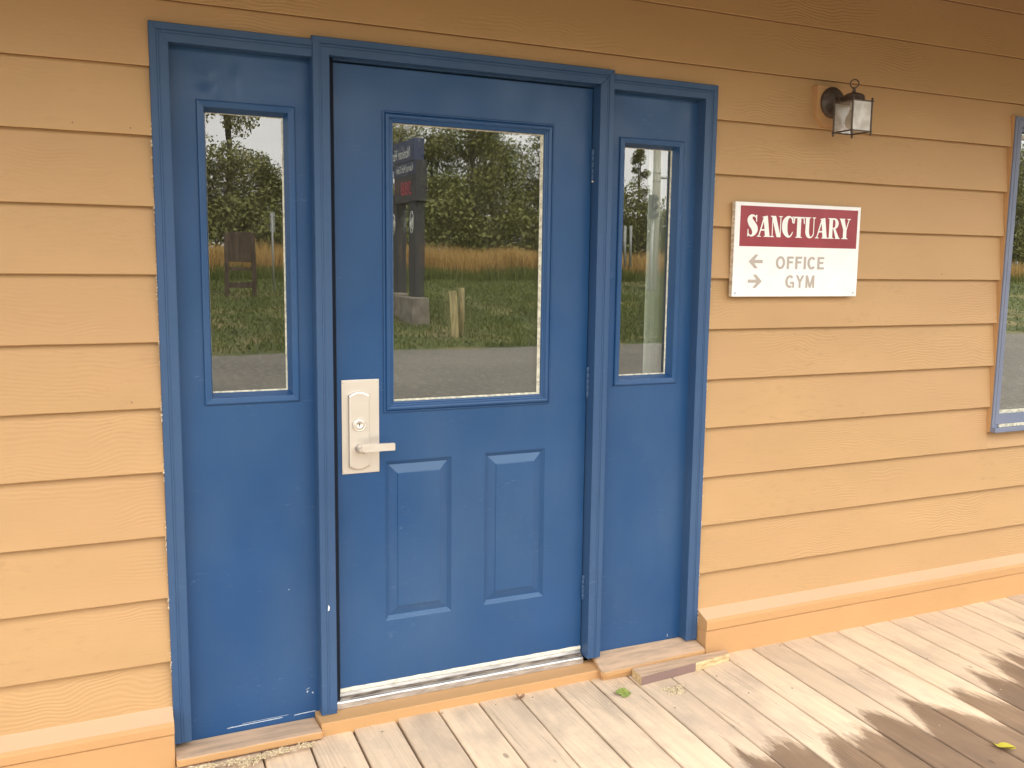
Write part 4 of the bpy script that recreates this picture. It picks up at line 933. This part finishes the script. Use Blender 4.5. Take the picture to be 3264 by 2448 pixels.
# grass
def blades(name, label, cat, n, area, h, wdt, mat, bend=.3, clump=0):
    v = []; f = []
    for i in range(n):
        x0, x1, y0, y1 = random.choice(area); x = random.uniform(x0, x1); y = random.uniform(y0, y1)
        z = ground_h(-y)-.02; dens = mnoise.noise(Vector((x*.5, y*.5, 2)))
        hh = h*random.uniform(.5, 1.15)*(1+.35*dens); a = random.uniform(0, math.pi); ww = wdt*random.uniform(.6, 1.3)
        dx, dy = ww*math.cos(a), ww*math.sin(a); bx, by = random.gauss(0, bend*hh), random.gauss(0, bend*hh)
        k = len(v); v += [(x-dx, y-dy, z), (x+dx, y+dy, z), (x+bx*.4+dx*.7, y+by*.4+dy*.7, z+hh*.6), (x+bx*.4-dx*.7, y+by*.4-dy*.7, z+hh*.6), (x+bx, y+by, z+hh)]
        f += [(k, k+1, k+2, k+3), (k+3, k+2, k+4)]
    return tag(mesh(name, v, f, mat), label, cat, kind='stuff')
secs = [(1.8, 10, -30.5, -15.6), (8, 17, -30.5, -15.6), (11, 24, -30.5, -15.6), (22, 50, -30.5, -15.6)]
blades('lawn_grass', 'rough green grass with weeds on the bank across the car park', 'grass', 100000, secs, .085, .014, 'grass_green', .6)
blades('grass_verge', 'longer green grass along the foot of the dry grass', 'grass', 26000, [(2, 12, -31.2, -28.6), (9, 20, -31.2, -28.6), (15, 30, -31.2, -28.6), (30, 70, -31.2, -28.6)], .42, .012, 'grass_green', .25)
blades('tall_dry_grass', 'tall golden dry grass in front of the trees', 'grass', 85000, [(2, 12, -33.5, -30), (9, 20, -33.5, -30), (15, 30, -33.5, -30), (30, 70, -33.5, -30)], 1.02, .009, 'grass_dry', .16)

# trees
def make_tree(name, H, rad, n, leafmat, seed, conifer=False, size=.17, columnar=1.0):
    rnd = random.Random(seed)
    rt_ = bpy.data.objects.new(name, None); col.objects.link(rt_)
    tube('trunk', [(0, 0, -.5), (rnd.uniform(-.2, .2), 0, H*.45), (rnd.uniform(-.3, .3), rnd.uniform(-.2, .2), H*.93)], .1, 'bark', rt_, 7, rs=[.20, .12, .03])
    clumps = []
    for i in range(int(26*columnar)+10):
        t = rnd.uniform(.08, 1); zc = H*(.04+.93*t)
        env = (1-t)*1.0+.05 if conifer else math.sin(math.pi*min(1, t*.82+.16))**.7
        a = rnd.uniform(0, 6.28); rr = rad*env*rnd.uniform(.25, 1); clumps.append((rr*math.cos(a), rr*math.sin(a), zc, rad*(.20+.28*env)*rnd.uniform(.6, 1.2)))
    v = []; f = []
    for i in range(n):
        c = rnd.choice(clumps); d = Vector((rnd.gauss(0, 1), rnd.gauss(0, 1), rnd.gauss(0, .8))).normalized()*c[3]*rnd.random()**.35
        p = Vector((c[0], c[1], c[2]))+d; s_ = size*rnd.uniform(.5, 1.2)
        q = Matrix.Rotation(rnd.uniform(0, 6.28), 3, Vector((rnd.gauss(0, 1), rnd.gauss(0, 1), rnd.gauss(0, 1))).normalized())
        k = len(v)
        for a, b_ in ((-.5, 0), (0, -.28), (.5, 0), (0, .28)): v.append(tuple(p+q @ Vector((a*s_, b_*s_, 0))))
        f.append((k, k+1, k+2, k+3))
    mesh('crown', v, f, leafmat, rt_)
    for i in range(7):
        c = rnd.choice(clumps); tube('branch', [(0, 0, c[2]*.7), (c[0]*.5, c[1]*.5, c[2]*.9), (c[0], c[1], c[2])], .04, 'bark', rt_, 5, rs=[.07, .04, .012])
    return rt_
protos = [make_tree('broadleaf_tree', 8.2, 2.1, 17000, 'leaves', 1, size=.17), make_tree('broadleaf_tree', 9.6, 1.9, 15000, 'leaves_light', 2, size=.16), make_tree('poplar_tree', 11.5, 1.3, 8500, 'leaves_light', 3, size=.15),
          make_tree('broadleaf_tree', 6.2, 2.3, 15000, 'leaves', 4, size=.17), make_tree('conifer_tree', 10.5, 1.9, 8000, 'leaves', 5, conifer=True, size=.17)]
def copy_tree(o):
    r = o.copy(); col.objects.link(r)
    for ch in o.children:
        c = ch.copy(); col.objects.link(c); c.parent = r
    return r
spots = []
rnd = random.Random(11)
x = -8.0
while x < 74:
    k = rnd.choice([0, 0, 1, 1, 2, 3])
    s_ = rnd.uniform(.85, 1.12)
    if 2 < x < 6.0: k, s_ = rnd.choice([0, 1]), 1.15
    elif 6.0 <= x < 7.2: k, s_ = 0, .92
    elif 7.2 <= x < 11: k, s_ = 3, .74
    elif 11 <= x < 13.4: k, s_ = 1, .85
    elif 13.4 <= x < 15.2: k, s_ = 2, .98
    elif 15.2 <= x < 17.2: k, s_ = 3, 1.1
    elif 17.2 <= x < 22.5: k, s_ = rnd.choice([0, 1, 2]), rnd.uniform(.9, 1.12)
    elif 23.6 <= x < 26.2: k, s_ = 4, .62
    elif 26.2 <= x < 33: k, s_ = 3, .50
    spots.append((x, -37.5-rnd.uniform(0, 4), k, s_)); x += rnd.uniform(1.1, 1.9)*(1 if k != 2 else .8)
used = set()
ordn = ['first', 'second', 'third', 'fourth', 'fifth', 'sixth', 'seventh', 'eighth', 'ninth', 'tenth', 'eleventh', 'twelfth', 'thirteenth', 'fourteenth', 'fifteenth', 'sixteenth', 'seventeenth', 'eighteenth', 'nineteenth', 'twentieth', 'twenty first', 'twenty second', 'twenty third', 'twenty fourth']
names = ['dense dark green broadleaf', 'tall airy pale green', 'slender pale poplar', 'low bushy olive green', 'dark pointed conifer']; cnt = {}
for x, y, k, s_ in sorted(spots):
    o = protos[k] if k not in used else copy_tree(protos[k]); used.add(k); c_ = cnt.get(k, 0); cnt[k] = c_+1
    o.location = (x, y, ground_h(-y)-.1); o.scale = (s_, s_, s_*rnd.uniform(.92, 1.1)); o.rotation_euler = (0, 0, rnd.uniform(0, 6.28))
    tag(o, ordn[c_]+' '+names[k]+' tree from the left, beyond the dry grass', 'tree', 'trees in a row beyond the dry grass')
# undergrowth
v = []; f = []
for i in range(42000):
    x = rnd.uniform(-8, 72) if i % 3 else rnd.uniform(3, 32); y = rnd.uniform(-38, -35); h = 4.0*(.65+.5*mnoise.noise(Vector((x*.5, y*.4, 0)))); z = ground_h(-y)+rnd.random()**.8*h
    s_ = .24*rnd.uniform(.5, 1.2); q = Matrix.Rotation(rnd.uniform(0, 6.28), 3, Vector((rnd.gauss(0, 1), rnd.gauss(0, 1), rnd.gauss(0, 1))).normalized()); k = len(v)
    for a, b_ in ((-.5, 0), (0, -.3), (.5, 0), (0, .3)):
        p = q @ Vector((a*s_, b_*s_, 0)); v.append((x+p.x, y+p.y, z+p.z))
    f.append((k, k+1, k+2, k+3))
tag(mesh('undergrowth', v, f, 'leaves'), 'dense undergrowth at the foot of the trees', 'bushes', kind='stuff')
